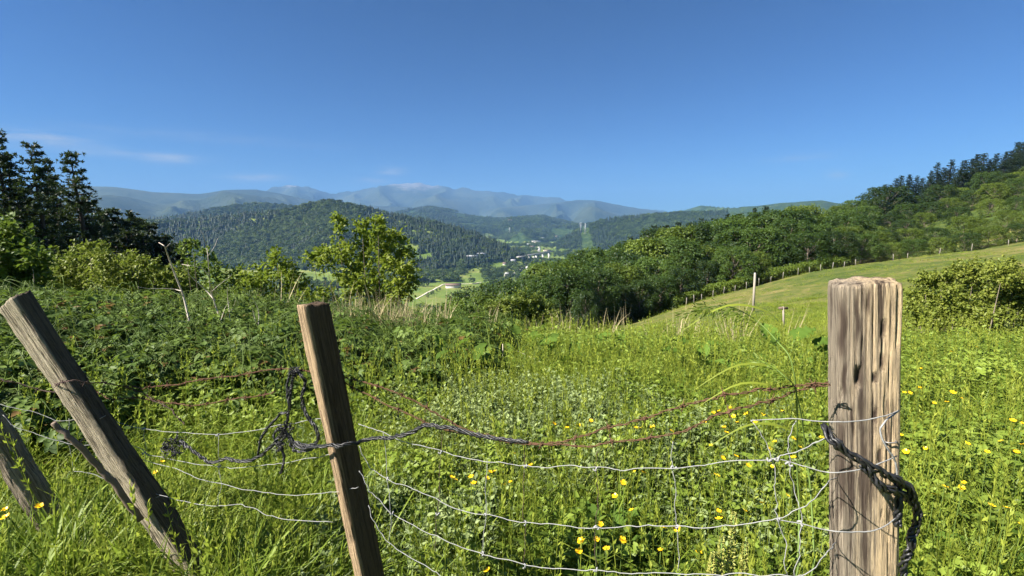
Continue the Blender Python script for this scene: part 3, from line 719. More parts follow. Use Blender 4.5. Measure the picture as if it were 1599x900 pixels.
for rn, (rname, dr, frac, step) in enumerate(rows):
    px = 930 + rn * 7; k = 0
    while px < 1390:
        fx = px + R0.uniform(-8, 8); ey = edge_y(fx); sy = sil(fx); jit = R0.uniform(-.10, .06)
        top = ey + (sy - ey) * min(1.0, frac + jit) + R0.uniform(0, 6)
        kd = R0.choice(BL[:5]) if fx < 1150 else R0.choice([BL[0], BL[2], BL[5]])
        mt = R0.choices(['tree_d', 'tree_m', 'tree_l'], [.42, .48, .10] if fx < 1150 else [.2, .55, .25])[0]
        w = R0.uniform(.85, 1.15) * (1.1 if fx > 1150 else 1.0)
        shade = {'tree_d': 'dark green', 'tree_m': 'green', 'tree_l': 'light green'}[mt]
        tree('broadleaf_tree', kd, fx, top, crest_r(fx) + dr + R0.uniform(-2, 3), mt, f"{shade} broadleaf tree, {ordn(k)} from the valley end in the wood's {rname}", GW, wide=w, seed=rn * 100 + k)
        px += step * R0.uniform(.8, 1.2) * (1.3 if px > 1150 else 1.0); k += 1
# the lower end of the wood, falling away towards the valley
k = 0
for rname, r, off, step in (('nearest', 36, 48, 42), ('middle', 54, 26, 36), ('farther', 76, 9, 30), ('farthest', 104, 0, 26)):
    px = 668 if r > 36 else 690; k = 0
    while px < 945:
        fx = px + R0.uniform(-6, 6); top = sil(fx) + off + R0.uniform(-4, 8)
        if r < 40: top = max(top, 478)
        mt = R0.choices(['tree_d', 'tree_m', 'tree_l'], [.4, .5, .1])[0]
        shade = {'tree_d': 'dark green', 'tree_m': 'green', 'tree_l': 'light green'}[mt]
        tree('broadleaf_tree', R0.choice(BL[:5]), fx, top, r + R0.uniform(-3, 4), mt, f"{shade} tree, {ordn(k)} from the valley in the {rname} rank of the lower wood", 'trees at the lower end of the wood', wide=R0.uniform(.8, 1.05), seed=500 + k + int(r), minh=4)
        px += step * R0.uniform(.8, 1.2); k += 1
# dark pines standing up out of the wood
for k, (px, top, r) in enumerate([(1022, 352, 125), (1040, 349, 128), (1060, 345, 126), (1078, 343, 130), (1096, 341, 132), (1116, 339, 130), (1136, 333, 134), (1155, 330, 136), (985, 370, 120), (1005, 362, 122), (1178, 323, 138), (1197, 319, 138)]):
    tree('pine_tree', CF[k % 4], px, top, r, None, f"dark pine rising behind the wood, {ordn(k)} of the pines there", 'pines behind the wood', wide=1.1, seed=900 + k)
# bushes and trees on the hillside above the pasture
def sil_r(px): return float(np.interp(px, [1280, 1300, 1340, 1400, 1450, 1500, 1550, 1599, 1700], [326, 320, 306, 284, 266, 254, 240, 226, 195]))
for rn, (rname, dr, frac, step) in enumerate((('lowest', 6, .22, 40), ('second', 24, .38, 42), ('third', 48, .53, 40), ('fourth', 78, .67, 36), ('fifth', 110, .80, 34))):
    px = (1395, 1350, 1330, 1300, 1285)[rn]; k = 0
    while px < 1660:
        fx = px + R0.uniform(-8, 8); ey = edge_y(min(fx, 1599)); sy = sil_r(fx)
        top = ey + (sy - ey) * (frac + R0.uniform(-.06, .06) + (.17 if fx < 1390 and rn > 2 else 0))
        mt = R0.choices(['tree_d', 'tree_m', 'tree_l'], [.22, .33, .45])[0]
        shade = {'tree_d': 'dark green', 'tree_m': 'green', 'tree_l': 'yellowish green'}[mt]
        tree('broadleaf_tree', R0.choice([BL[2], BL[4], BL[0]]), fx, top, crest_r(fx) + dr + R0.uniform(-3, 3), mt, f"{shade} rounded tree, {ordn(k)} from the wood in the {rname} tier above the pasture", 'rounded trees above the pasture', wide=R0.uniform(.95, 1.3), seed=1000 + rn * 50 + k, minh=4, sink=.8)
        px += step * R0.uniform(.8, 1.25); k += 1
px = 1350; k = 0
while px < 1670:
    fx = px + R0.uniform(-3, 3)
    tree('pine_tree', CF[R0.randrange(4)], fx, sil_r(fx) + R0.uniform(-9, 9), 236 + R0.uniform(-8, 14), None, f"dark pine on the hilltop skyline, {ordn(k)} in the row counted uphill", 'pines on the hilltop skyline', wide=R0.uniform(1.35, 1.8), seed=1500 + k, minh=10)
    px += R0.uniform(7, 13); k += 1
# pines beyond the bank on the near side
for k, (px, top, r, w) in enumerate([(-12, 200, 44, 1.05), (8, 232, 52, .95), (46, 222, 43, 1.05), (70, 240, 52, .8), (84, 272, 47, 1.0), (108, 230, 45, 1.05), (134, 305, 50, 1.1), (22, 285, 46, 1.2)]):
    tree('pine_tree', CN[k % 2], px, top, r, None, ['tallest dark pine cut by the picture edge', 'slim dark pine just inside the picture edge', 'broad dark pine with ragged double top', 'thin pine behind the broad double-topped one', 'lower dark pine between the two tall ones', 'pointed dark pine standing nearest the open valley', 'short dark pine at the foot of the pointed one', 'low dark pine filling the gap near the edge'][k], 'tall pines beyond the bank', wide=w, seed=1700 + k)
for k, (px, top, r) in enumerate([(158, 322, 62), (172, 320, 64), (186, 332, 66), (202, 330, 64), (214, 332, 68), (232, 343, 66), (248, 358, 66), (262, 366, 70), (284, 370, 72), (150, 345, 58), (195, 350, 60), (222, 362, 60)]):
    tree('pine_tree', CF[(k + 1) % 4], px, top, r, None, f"small dark pine, {ordn(k)} in the low group beside the tall pines", 'low group of pines beside the tall ones', wide=1.15, seed=1800 + k, minh=8)

# ------------------------------------------------------------------ shrubs and young trees near the meadow edge
def px_shrub(name, label, cat, blobs, depth, leaf, mat, seed, jit=.5, per=260, base=None, group=None, stems=True, oval=True, dens=1.0):
    """blobs: (px, py, radius px) at a depth in metres; stems run from the foot to every clump"""
    r = np.random.default_rng(seed)
    if base is None: base = (np.mean([b[0] for b in blobs]), )
    foot = on_ground(base[0], depth * 1.02)
    e = empty(name, tuple(foot)); g = Geo(); t = Geo()
    for px, py, rp in blobs:
        d = depth + r.uniform(-jit, jit); c = P(px, py, d) - foot; R = rp * d / F
        ntw = int((7 + rp * .75) * dens)
        for _ in range(ntw):
            o = rdir(r, 1)[0]; st = c + o * R * r.uniform(.05, .65); dv = norm(o * .8 + np.array([0, 0, .55]) + r.normal(size=3) * .35); ln = R * r.uniform(.35, .75) + leaf
            m = max(5, int(ln / leaf * 4.2)); tt = np.sort(r.random(m)) ** .8; cv = r.normal(size=3) * .12
            pos = st + dv * (ln * tt)[:, None] + cv * (ln * tt * tt)[:, None] + r.normal(size=(m, 3)) * leaf * .15
            ld = norm(dv * .35 + rdir(r, m) * .9 + [0, 0, -.1]); nr = norm(np.array([0, 0, 1.]) + o * .3 + r.normal(size=(m, 3)) * .45); nr = norm(nr - ld * (nr * ld).sum(1, keepdims=True))
            leaves(g, pos, ld, nr, leaf * (.6 + .6 * r.random(m)), leaf * .62 * (.7 + .5 * r.random(m)), np.clip(.5 + .28 * r.normal(size=m), 0, 1), oval=oval, droop=.12)
        if stems:
            f0 = np.array([c[0] * .75, c[1] * .75, 0.]); f0[2] = gz(foot[0] + f0[0], foot[1] + f0[1]) - foot[2] - .1
            tube(t, smooth_path([f0, (f0 + c) / 2, c - (c - f0) * .1], 4), np.linspace(.014, .004, 9) * min(3, depth / 10), 5)
    link('crown', g.mesh(name + '_crown', M[mat]), e); link('trunk', t.mesh(name + '_trunk', M['bark'], smooth=True), e)
    return tag(e, label, cat, group)
px_shrub('young_tree', 'bright yellow-green young tree standing alone beyond the brambles', 'tree',
   [(588,440,34),(560,425,30),(545,400,22),(520,395,18),(510,412,14),(600,405,32),(625,425,28),(610,380,24),(590,372,20),(572,385,22),(565,352,8),(563,365,7),(590,345,8),(596,358,10),(526,345,8),(536,350,6),(530,362,6),(628,400,22),(640,435,16),(555,460,28),(590,470,30),(615,462,24),(575,485,22),(540,440,20),(600,490,22),(488,404,10),(500,398,9),(560,500,24),(625,375,10),(635,455,14)], 10.5, .088, 'sapling', 61, jit=.55, base=(585,), dens=1.25)
px_shrub('leafy_shrub', 'large-leaved shrub at the picture edge below the tall pines', 'shrub',
   [(5,372,26),(28,390,26),(50,405,20),(12,415,34),(40,430,30),(10,450,34),(48,455,26),(-20,400,40),(-25,450,40),(60,425,12),(8,352,12)], 8.6, .095, 'shrub', 62, jit=.4, dens=1.4)
px_shrub('rounded_bush', 'broad yellow-green bush in front of the dark pines', 'bush',
   [(95,425,24),(120,410,24),(145,402,20),(165,410,24),(190,420,24),(215,418,20),(240,425,22),(130,435,30),(170,440,32),(210,445,30),(250,448,26),(100,455,28),(150,460,30),(200,465,28),(160,385,5),(138,384,4),(90,445,22),(270,435,20)], 11.0, .075, 'shrub_y', 63, jit=.8, dens=1.6)
px_shrub('leafy_bush', 'mixed green bush behind the bare pale stem', 'bush',
   [(285,430,24),(310,425,22),(300,455,26),(340,430,22),(355,450,26),(325,400,10),(290,392,9),(300,380,6),(375,440,22),(330,470,28),(280,465,24),(365,470,22)], 10.6, .075, 'shrub', 64, jit=.7, dens=1.4)
px_shrub('leafy_bush', 'sunlit bush between the pale stems and the young tree', 'bush',
   [(400,440,22),(420,425,22),(435,408,12),(432,398,6),(445,430,20),(460,440,22),(410,460,26),(440,462,26),(475,455,22),(480,475,22),(390,455,18),(505,465,20),(520,485,18),(455,418,8)], 10.4, .085, 'sapling', 65, jit=.6)
px_shrub('low_bush', 'dense green bush on the pasture beside the upright post', 'bush',
   [(1430,470,24),(1445,445,18),(1470,440,22),(1495,432,20),(1520,430,22),(1545,422,18),(1565,430,22),(1585,445,24),(1600,460,26),(1455,485,28),(1490,470,32),(1525,465,34),(1560,470,32),(1590,490,30),(1435,500,24),(1475,505,28),(1515,500,30),(1555,503,30),(1420,485,14),(1620,475,30),(1575,415,8)], 11.5, .070, 'shrub_y', 66, jit=.8, dens=2.6)
for k, (bl, d, mt, lab) in enumerate([
   ([(800,500,26),(770,500,24),(830,498,26),(790,482,20),(815,478,20),(845,488,20),(860,500,18),(760,490,14),(835,476,12)], 26, 'shrub_y', 'rounded yellow-green bush just beyond the meadow lip'),
   ([(705,498,20),(725,492,20),(690,505,16),(715,480,14),(742,500,18)], 25, 'shrub', 'small olive green bush by the dry grass at the meadow lip'),
   ([(1130,437,10),(1110,445,9),(1150,430,10),(1095,452,8),(1120,440,10),(1140,440,10)], 72, 'shrub_y', 'light green bush in front of the wood above the hedge')]):
    px_shrub('edge_bush', lab, 'bush', bl, d, .17 if d < 50 else .3, mt, 70 + k, jit=1.2, oval=False, dens=3.2)

#PART3
# ------------------------------------------------------------------ hills beyond: woods, fields, farm, town
fields = [[(613,383),(640,380),(658,390),(650,397),(615,397)], [(643,401),(672,393),(676,408),(645,409)], [(636,421),(654,418),(656,430),(636,432)], [(716,433),(750,422),(757,440),(716,443)],
          [(648,482),(655,468),(690,449),(725,446),(757,442),(758,458),(700,470),(672,486)], [(632,446),(690,439),(684,450),(660,463),(632,462)], [(800,408),(818,403),(826,412),(806,418)], [(762,412),(785,408),(796,416),(780,424),(764,422)], [(600,404),(622,400),(630,412),(606,418)], [(905,353),(914,353),(922,368),(929,392),(913,398),(907,376)]]
fpoly = [[tuple(hit(*p_, rmin=500)[:2]) for p_ in f] for f in fields]
def far_blob(seed, h=1.0, w=.55):
    r = np.random.default_rng(seed); g = Geo()
    for k in range(7):
        ph = k * 2.4; c = np.array([math.cos(ph) * .24 * w * (k > 0) * 1.6, math.sin(ph) * .24 * w * (k > 0) * 1.6, .45 + .35 * r.random() * (1 if k else 1.3)])
        leaf_cloud(g, c, .27 + .1 * r.random(), 34, .17, .13, r, up=.7, flat=.8, shell=.8)
    return g.mesh('far_broadleaf', M['far_b'])
def far_cone(seed):
    r = np.random.default_rng(seed); g = Geo()
    for k in range(5):
        z = .12 + k * .17; R = .23 * (1 - z) + .04; n = 9; a = np.linspace(0, 2 * PI, n, endpoint=False) + r.random()
        rim = np.stack([np.cos(a) * R * (.75 + .5 * r.random(n)), np.sin(a) * R * (.75 + .5 * r.random(n)), z + .05 * r.random(n)], 1); v = np.vstack([rim, [[0, 0, z + .30]]])
        g.add(v, tri=[(i, (i + 1) % n, n) for i in range(n)], rnd=.3 + .4 * r.random())
    return g.mesh('far_conifer', M['far_c'])
far_p = [proto('far_broadleaf_a', far_blob(1)), proto('far_broadleaf_b', far_blob(2)), proto('far_broadleaf_c', far_blob(3)), proto('far_conifer_a', far_cone(4)), proto('far_conifer_b', far_cone(5))]
fr_ = np.random.default_rng(77)
def far_set(n, r0, r1, p0, p1, rule):
    x, y, r, a = sector(n, r0, r1, AZ(p0), AZ(p1), fr_); px = to_px(a); z, who, dc = height(x, y, True)
    ok = np.ones(n, bool)
    for f in fpoly: ok &= ~in_poly(x, y, f)
    pr, con, size = rule(x, y, r, px, who, dc); ok &= fr_.random(n) < pr
    isc = fr_.random(n) < con; h = size * (.5 + .85 * fr_.random(n)) * np.where(isc, 1.25, 1.0)
    w = h * np.where(isc, 1.05, 1.0 + .25 * fr_.random(n))
    k = ok; m = k.sum()
    return np.c_[x, y, z][k], np.c_[np.zeros((m, 2)), fr_.random(m) * 2 * PI], np.c_[w, w, h][k], np.where(isc, 3 + fr_.integers(0, 2, n), fr_.integers(0, 3, n))[k]
def rule_hill(x, y, r, px, who, dc):
    con = np.where((px > 575) & (fbm(x / 160, y / 160, seed=301) + (px - 640) / 260 - dc / 520 > -.35), .80, np.where(fbm(x / 120, y / 120, seed=302) > .22, .8, .03))
    return (who == 0) * 1.0, con, 11.5
def rule_valley(x, y, r, px, who, dc):
    n = fbm(x / 130, y / 130, seed=310); return (who == -1) * np.where(n > -.12, 1., .06) * np.where(px < 560, 1, .9) * np.where((px > 622) & (px < 768) & (r < 930), .02, 1.), np.full(len(x), .06), 9.5
def rule_far(x, y, r, px, who, dc):
    con = np.where(fbm(x / 250, y / 250, seed=330) > .1, .8, .05); return ((who == 3) | (who == 4)) * (fbm(x / 330, y / 330, seed=331) < .12), con, 15.
def rule_right(x, y, r, px, who, dc):
    con = np.where(fbm(x / 170, y / 170, seed=320) > .1, .85, .05); return ((who == 2) | (who == 1)) * (fbm(x / 400, y / 400, seed=321) < .38), con, 12.
scatter('hill_wood', *join(far_set(34000, 620, 1800, 120, 900, rule_hill)), far_p, label='dense mixed wood covering the rounded hill across the valley', cat='wood')
scatter('valley_wood', *join(far_set(13000, 110, 1000, 120, 900, rule_valley), far_set(12000, 900, 2400, 560, 960, rule_valley)), far_p, label='scattered woods and hedgerow trees along the valley floor', cat='wood')
scatter('farther_hill_wood', *join(far_set(16000, 1500, 2500, 800, 1130, rule_right), far_set(14000, 1900, 2900, 180, 560, rule_right), far_set(26000, 2600, 4500, 560, 1000, rule_far)), far_p, label='woods on the farther hills either side of the valley', cat='wood')

def ribbon(name, pts, width, mat, lift=.35):
    p = smooth_path([hit(*q, rmin=400) for q in pts], 8); p[:, 2] = height(p[:, 0], p[:, 1]) + lift
    t = norm(np.gradient(p[:, :2], axis=0)); s = np.c_[-t[:, 1], t[:, 0], np.zeros(len(t))] * width / 2
    v = np.stack([p - s, p + s, p + s - [0, 0, .8], p - s - [0, 0, .8]], 1).reshape(-1, 3); i = np.arange(len(p) - 1)[:, None] * 4
    g = Geo(); g.add(v, quad=np.concatenate([i + [0, 4, 5, 1], i + [1, 5, 6, 2], i + [3, 7, 4, 0]], 0)); tag(link(name, g.mesh(name, M[mat])), kind='structure')
ribbon('farm_track', [(650,468),(654,465),(663,460),(670,456),(677,453),(687,447.5),(693,444.5),(702,443.5),(720,443.5),(738,443),(752,441)], 3.4, 'track')
ribbon('valley_road', [(600,440),(640,438),(654,436),(670,433),(686,431),(704,429)], 8, 'asphalt')
ribbon('town_road', [(790,432),(806,425),(822,412),(834,402),(842,390),(838,381)], 12, 'concrete')

def building(name, label, px, py, L, W, H, rise, yaw, wall, roof, cat='house', group=None, open_front=False, r=None):
    b = hit(px, py, rmin=500); e = empty(name, tuple(b), yaw)
    if cat == 'building': L, W, H = L * .72, W * .72, H * .8
    g = Geo(); x, y = L / 2, W / 2
    v = [[-x,-y,-3],[x,-y,-3],[x,y,-3],[-x,y,-3],[-x,-y,H],[x,-y,H],[x,y,H],[-x,y,H],[-x,0,H+rise],[x,0,H+rise]]
    g.add(v, quad=[[0,1,5,4],[2,3,7,6]], tri=[[3,0,8],[0,4,8],[3,8,7],[1,2,9],[1,9,5],[2,6,9]]); link('wall', g.mesh('wall', M[wall]), e)
    g = Geo(); o = .7; t = .35
    for s in (-1, 1):
        a = np.array([[-x-o, s*(y+o), H-o*rise/y+.05],[x+o, s*(y+o), H-o*rise/y+.05],[x+o,0,H+rise+.05],[-x-o,0,H+rise+.05]]); g.add(np.vstack([a, a + [0, 0, t]]), quad=[[0,1,2,3],[4,5,6,7],[0,1,5,4],[1,2,6,5],[2,3,7,6],[3,0,4,7]])
    link('roof', g.mesh('roof', M[roof]), e)
    if open_front:
        g = Geo(); box(g, (0, -y - .02, H - .55), (L * .96, .12, .6)); link('opening', g.mesh('opening', M['dark']), e)
        g = Geo(); box(g, (x + .02, 0, H * .42), (.12, W * .5, H * .8)); link('barn_door', g.mesh('barn_door', M['dark']), e)
    else:
        k = max(2, int(L / 4)); wm = Geo(); box(wm, (0, 0, 0), (1.1, .15, 1.4)); wmm = wm.mesh('window', M['dark'])
        for fl in range(max(1, int(H / 3))):
            for q_ in range(k):
                w_ = link('window', wmm, e); w_.location = (-x + (q_ + .5) * L / k, -y, 1.6 + fl * 2.9)
    return tag(e, label, cat, group)
building('barn', 'long white barn with brown tiled roof in the green field', 708, 449.5, 27, 11, 5.2, 2.4, .06, 'white', 'tile', 'barn', open_front=True)
GH = 'houses of the valley town'
spec = [('large white factory hall at the foot of the wooded hill', 737,404,46,20,8,2,.2,'white','slate'), ('second white factory hall behind the first one', 751,400.5,34,18,9,2,-.1,'white','slate'), ('small cream shed beside the factory halls', 727,404,22,12,6,2,.2,'cream','tile'),
  ('house with grey roof in the clearing near the viaduct', 801,411,20,13,7,4,.5,'white','slate'), ('small white cottage below the clearing house', 788,414,12,9,5,3,-.3,'white','tile'), ('pale building half hidden above the near wood', 792,432,16,11,7,3,.3,'white','slate'),
  ('long white workshop above the near wood', 829,421,34,14,8,2,.5,'white','slate'), ('white workshop beside the long one', 838,418.5,22,14,8,2,.4,'cream','slate'), ('cream block with tiled roof under the viaduct end', 851,413,22,14,9,2,-.2,'cream','tile'),
  ('cream apartment block on the road bend', 854,395,34,16,12,2,.3,'cream','tile'), ('white house by the river trees', 815,390,20,12,8,3,0,'white','tile'), ('second white house by the river trees', 825,384,26,14,8,3,.4,'white','slate'),
  ('pale terrace along the upper town road', 831,388,34,13,9,3,.6,'cream','tile'), ('large cream factory up the valley', 837,380,60,30,13,2,.2,'cream','slate'), ('white hall farthest up the valley', 846,374,40,20,10,2,0,'white','slate'), ('white farmhouse on the distant slope', 797,347,40,22,14,5,0,'white','tile'), ('white house on the right-hand slope above town', 869,371,24,14,9,3,.3,'white','tile')]
for lab, px, py, L, W, H, ri, yw, wm, rm in spec: building('factory' if 'hall' in lab or 'factory' in lab else 'house', lab, px, py, L, W, H, ri, yw, wm, rm, 'building', GH)
# viaduct
va, vb = hit(812, 408, rmin=600), hit(860, 404, rmin=600)
ve = empty('viaduct', tuple((va + vb) / 2)); vd = vb - va; vl = math.hypot(vd[0], vd[1]); vy = math.atan2(vd[1], vd[0]); ve.rotation_euler = (0, 0, vy)
g = Geo(); box(g, (0, 0, 17), (vl + 30, 9, 2.2)); deck = link('deck', g.mesh('deck', M['concrete']), ve)
for s in (-1, 1):
    g = Geo(); box(g, (0, s * 4.35, 18.7), (vl + 30, .3, 1.1)); link('parapet', g.mesh('parapet', M['concrete']), deck)
g = Geo(); box(g, (0, 0, 4), (3.2, 6, 24)); pm = g.mesh('pier', M['white'])
for k in range(5):
    p_ = link('pier', pm, ve); p_.location = ((k - 2) * vl / 4.6, 0, 0)
tag(ve, 'concrete road viaduct on pale piers crossing the valley', 'viaduct')
# pylons
def pylon(px, py, hgt, label):
    b = hit(px, py, rmin=900); e = empty('pylon', tuple(b), .5); g = Geo(); w = hgt * .09
    for sx in (-1, 1):
        for sy in (-1, 1):
            tube(g, [[sx * w, sy * w, -2], [sx * w * .35, sy * w * .35, hgt * .6], [sx * w * .1, sy * w * .1, hgt]], .55, 4)
    for k in range(7):
        z0, z1 = hgt * k / 8, hgt * (k + 1) / 8; a, c = w * (1 - z0 / hgt * .95), w * (1 - z1 / hgt * .95)
        for s in (-1, 1): tube(g, [[-a, s * a, z0], [c, s * c, z1]], .3, 3); tube(g, [[a, s * a, z0], [-c, s * c, z1]], .3, 3)
    link('tower', g.mesh('tower', M['steel']), e)
    for k, z in enumerate((.66, .79, .92)):
        g = Geo(); tube(g, [[-w * 2.2, 0, hgt * z], [0, 0, hgt * (z + .03)], [w * 2.2, 0, hgt * z]], .5, 4); link('cross_arm', g.mesh('cross_arm', M['steel']), e)
    tag(e, label, 'pylon', 'power pylons')
pylon(907, 364, 46, 'nearer steel power pylon on the cleared strip of hillside'); pylon(914, 366, 46, 'steel power pylon beside another on the cleared strip'); pylon(796, 366, 46, 'lone steel power pylon in the middle of the valley')
# single trees by the farm
for k, (px, py, h) in enumerate([(714,441,13),(707,439,11),(660,448,9),(668,447,10),(655,447,8),(690,440,7),(687,454,5),(682,456,5),(676,459,6),(673,461,5),(668,464,6),(697,438,9),(740,441,4),(735,433,5),(757,436,12),(764,440,12),(763,452,11),(770,447,12),(775,456,11),(760,462,9),(752,452,8),(645,442,9),(650,452,6),(772,438,12),(780,446,12)]):
    b = hit(px, py, rmin=550); e = empty('field_tree', tuple(b), k * 1.7); s = h / 10; e.scale = (s, s, s); kd = BL[k % 6]
    link('trunk', kd[0], e); c = link('crown', kd[1], e)
    tag(e, f"round green tree near the white barn, {ordn(k)} of the field trees", 'tree', 'field trees near the barn')

# ------------------------------------------------------------------ the pasture's own fence, hedge, poles
fp = [(1072,472),(1084,468),(1096,464),(1113,460),(1130,456),(1148,452),(1166,448),(1185,444),(1203,440),(1222,436),(1246,430),(1264,427),(1281,424),(1300,419),(1318,416),(1336,412),(1395,405.5),(1417,403.5),(1467,396.5),(1517,389.5),(1575,380)]
fe = empty('pasture_fence', tuple(hit(1200, 441)))
o0 = np.array(fe.location); tops = []
for k, (px, py) in enumerate(fp):
    b = on_ground(px, crest_r(px) - 2.5, py); h = 1.0 + .12 * math.sin(k * 2.1); w = .042
    g = Geo(); p_ = np.array([b + [0, 0, -.3], b + [.04 * math.sin(k * 5), 0, h * .5], b + [.09 * math.sin(k * 5), .03, h]]) - o0
    tube(g, p_, [w * 1.1, w, w * .95], 7); link('post', g.mesh('post', M['whitepost'], smooth=False), fe); tops.append(b - o0)
for z in (.35, .62, .88):
    g = Geo(); tube(g, np.array(tops) + [0, 0, z], .007, 3, False); link('wire', g.mesh('wire', M['rust_d']), fe)
tag(fe, 'low wire fence on pale posts along the pasture edge before the wood', 'fence')
hp = smooth_path([on_ground(px, crest_r(px) - 1.5, py) for px, py in [(1062,478),(1090,468),(1130,457),(1180,446),(1230,435),(1290,421),(1330,414)]], 12)
g = Geo(); rh = np.random.default_rng(88); t2 = norm(np.gradient(hp[:, :2], axis=0)); off = np.c_[-t2[:, 1], t2[:, 0]]
off *= np.where((off * hp[:, :2]).sum(1, keepdims=True) > 0, 1, -1)
hb = hp[len(hp) // 2]
for k in range(len(hp)):
    for _ in range(8):
        c = hp[k].copy(); c[:2] += off[k] * rh.uniform(.6, 2.6) + t2[k] * rh.uniform(-1, 1); c[2] = gz(c[0], c[1]) + rh.uniform(.3, 1.7)
        leaf_cloud(g, c - hb, rh.uniform(.45, .85), 90, .19, .12, rh, up=.7)
he = empty('hedge', tuple(hb)); link('foliage', g.mesh('hedge_foliage', M['hedge']), he)
g = Geo()
for k in range(0, len(hp), 4): tube(g, [hp[k] - hb + [off[k][0] * 1.5, off[k][1] * 1.5, -.3], hp[k] - hb + [off[k][0] * 1.7, off[k][1] * 1.7, .8]], [.03, .012], 4)
link('stems', g.mesh('hedge_stems', M['bark']), he); tag(he, 'low light green hedge running behind the pasture fence', 'hedge')
def pole(name, label, px, py, top, rad, cat, arm=None):
    b = hit(px, py); d = np.linalg.norm(b); tp = np.array(P(top[0], top[1], 1.)); tp = tp / math.hypot(*tp[:2]) * math.hypot(*b[:2]); e = empty(name, tuple(b))
    g = Geo(); v = tp - b; tube(g, [v * -.08, v * .5, v], [rad * 1.15, rad, rad * .85], 8); link('shaft', g.mesh('shaft', M['pole'], smooth=True), e)
    g = Geo()
    if arm: box(g, v * .93, (arm, .05, .09)); link('cross_bar', g.mesh('cross_bar', M['dark_bark']), e)
    else: tube(g, [v, v * 1.01], [rad * .95, rad * .7], 8); link('cap', g.mesh('cap', M['steel']), e)
    return tag(e, label, cat)
pole('utility_pole', 'tall bare wooden pole standing alone on the pasture', 1176, 488, (1179, 427), .075, 'pole')
pole('short_post', 'short wooden post with a cross bar on the lower pasture', 1224, 514, (1223, 479), .035, 'post', arm=.34)

# ------------------------------------------------------------------ near fence: wooden posts
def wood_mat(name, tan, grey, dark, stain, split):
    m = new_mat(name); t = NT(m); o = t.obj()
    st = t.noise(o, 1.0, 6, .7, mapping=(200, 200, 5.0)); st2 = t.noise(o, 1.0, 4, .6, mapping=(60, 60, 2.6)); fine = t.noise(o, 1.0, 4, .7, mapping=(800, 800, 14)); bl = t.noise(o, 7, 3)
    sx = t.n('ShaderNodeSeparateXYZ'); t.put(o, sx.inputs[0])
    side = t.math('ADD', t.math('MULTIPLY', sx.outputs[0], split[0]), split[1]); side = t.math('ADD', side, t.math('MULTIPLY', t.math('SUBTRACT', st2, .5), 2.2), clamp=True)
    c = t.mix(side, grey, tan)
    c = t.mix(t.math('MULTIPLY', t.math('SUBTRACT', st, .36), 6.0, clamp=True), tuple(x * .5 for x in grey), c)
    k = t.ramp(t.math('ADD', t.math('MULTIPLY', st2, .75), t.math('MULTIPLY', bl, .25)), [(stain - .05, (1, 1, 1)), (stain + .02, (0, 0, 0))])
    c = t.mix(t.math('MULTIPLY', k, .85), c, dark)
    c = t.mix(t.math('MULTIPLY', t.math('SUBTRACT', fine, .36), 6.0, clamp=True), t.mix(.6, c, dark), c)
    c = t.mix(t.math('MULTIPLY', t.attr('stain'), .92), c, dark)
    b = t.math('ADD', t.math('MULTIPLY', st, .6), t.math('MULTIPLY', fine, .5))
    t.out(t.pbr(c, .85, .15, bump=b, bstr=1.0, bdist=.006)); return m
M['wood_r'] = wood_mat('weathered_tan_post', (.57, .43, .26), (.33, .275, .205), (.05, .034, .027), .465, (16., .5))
M['wood_m'] = wood_mat('weathered_brown_post_painted_shade', (.50, .36, .215), (.105, .072, .046), (.03, .02, .015), .40, (-60., -1.2))  # sunlit left face tan; shade on the other faces painted as darker wood
M['wood_l'] = wood_mat('weathered_grey_post_painted_shade', (.56, .48, .34), (.12, .095, .07), (.03, .024, .018), .40, (-60., -1.0))  # lit left face pale, faces turned from the sun darkened in the colour
M['wood_g'] = wood_mat('weathered_log', (.40, .33, .24), (.24, .195, .145), (.05, .04, .03), .42, (-6., .5))
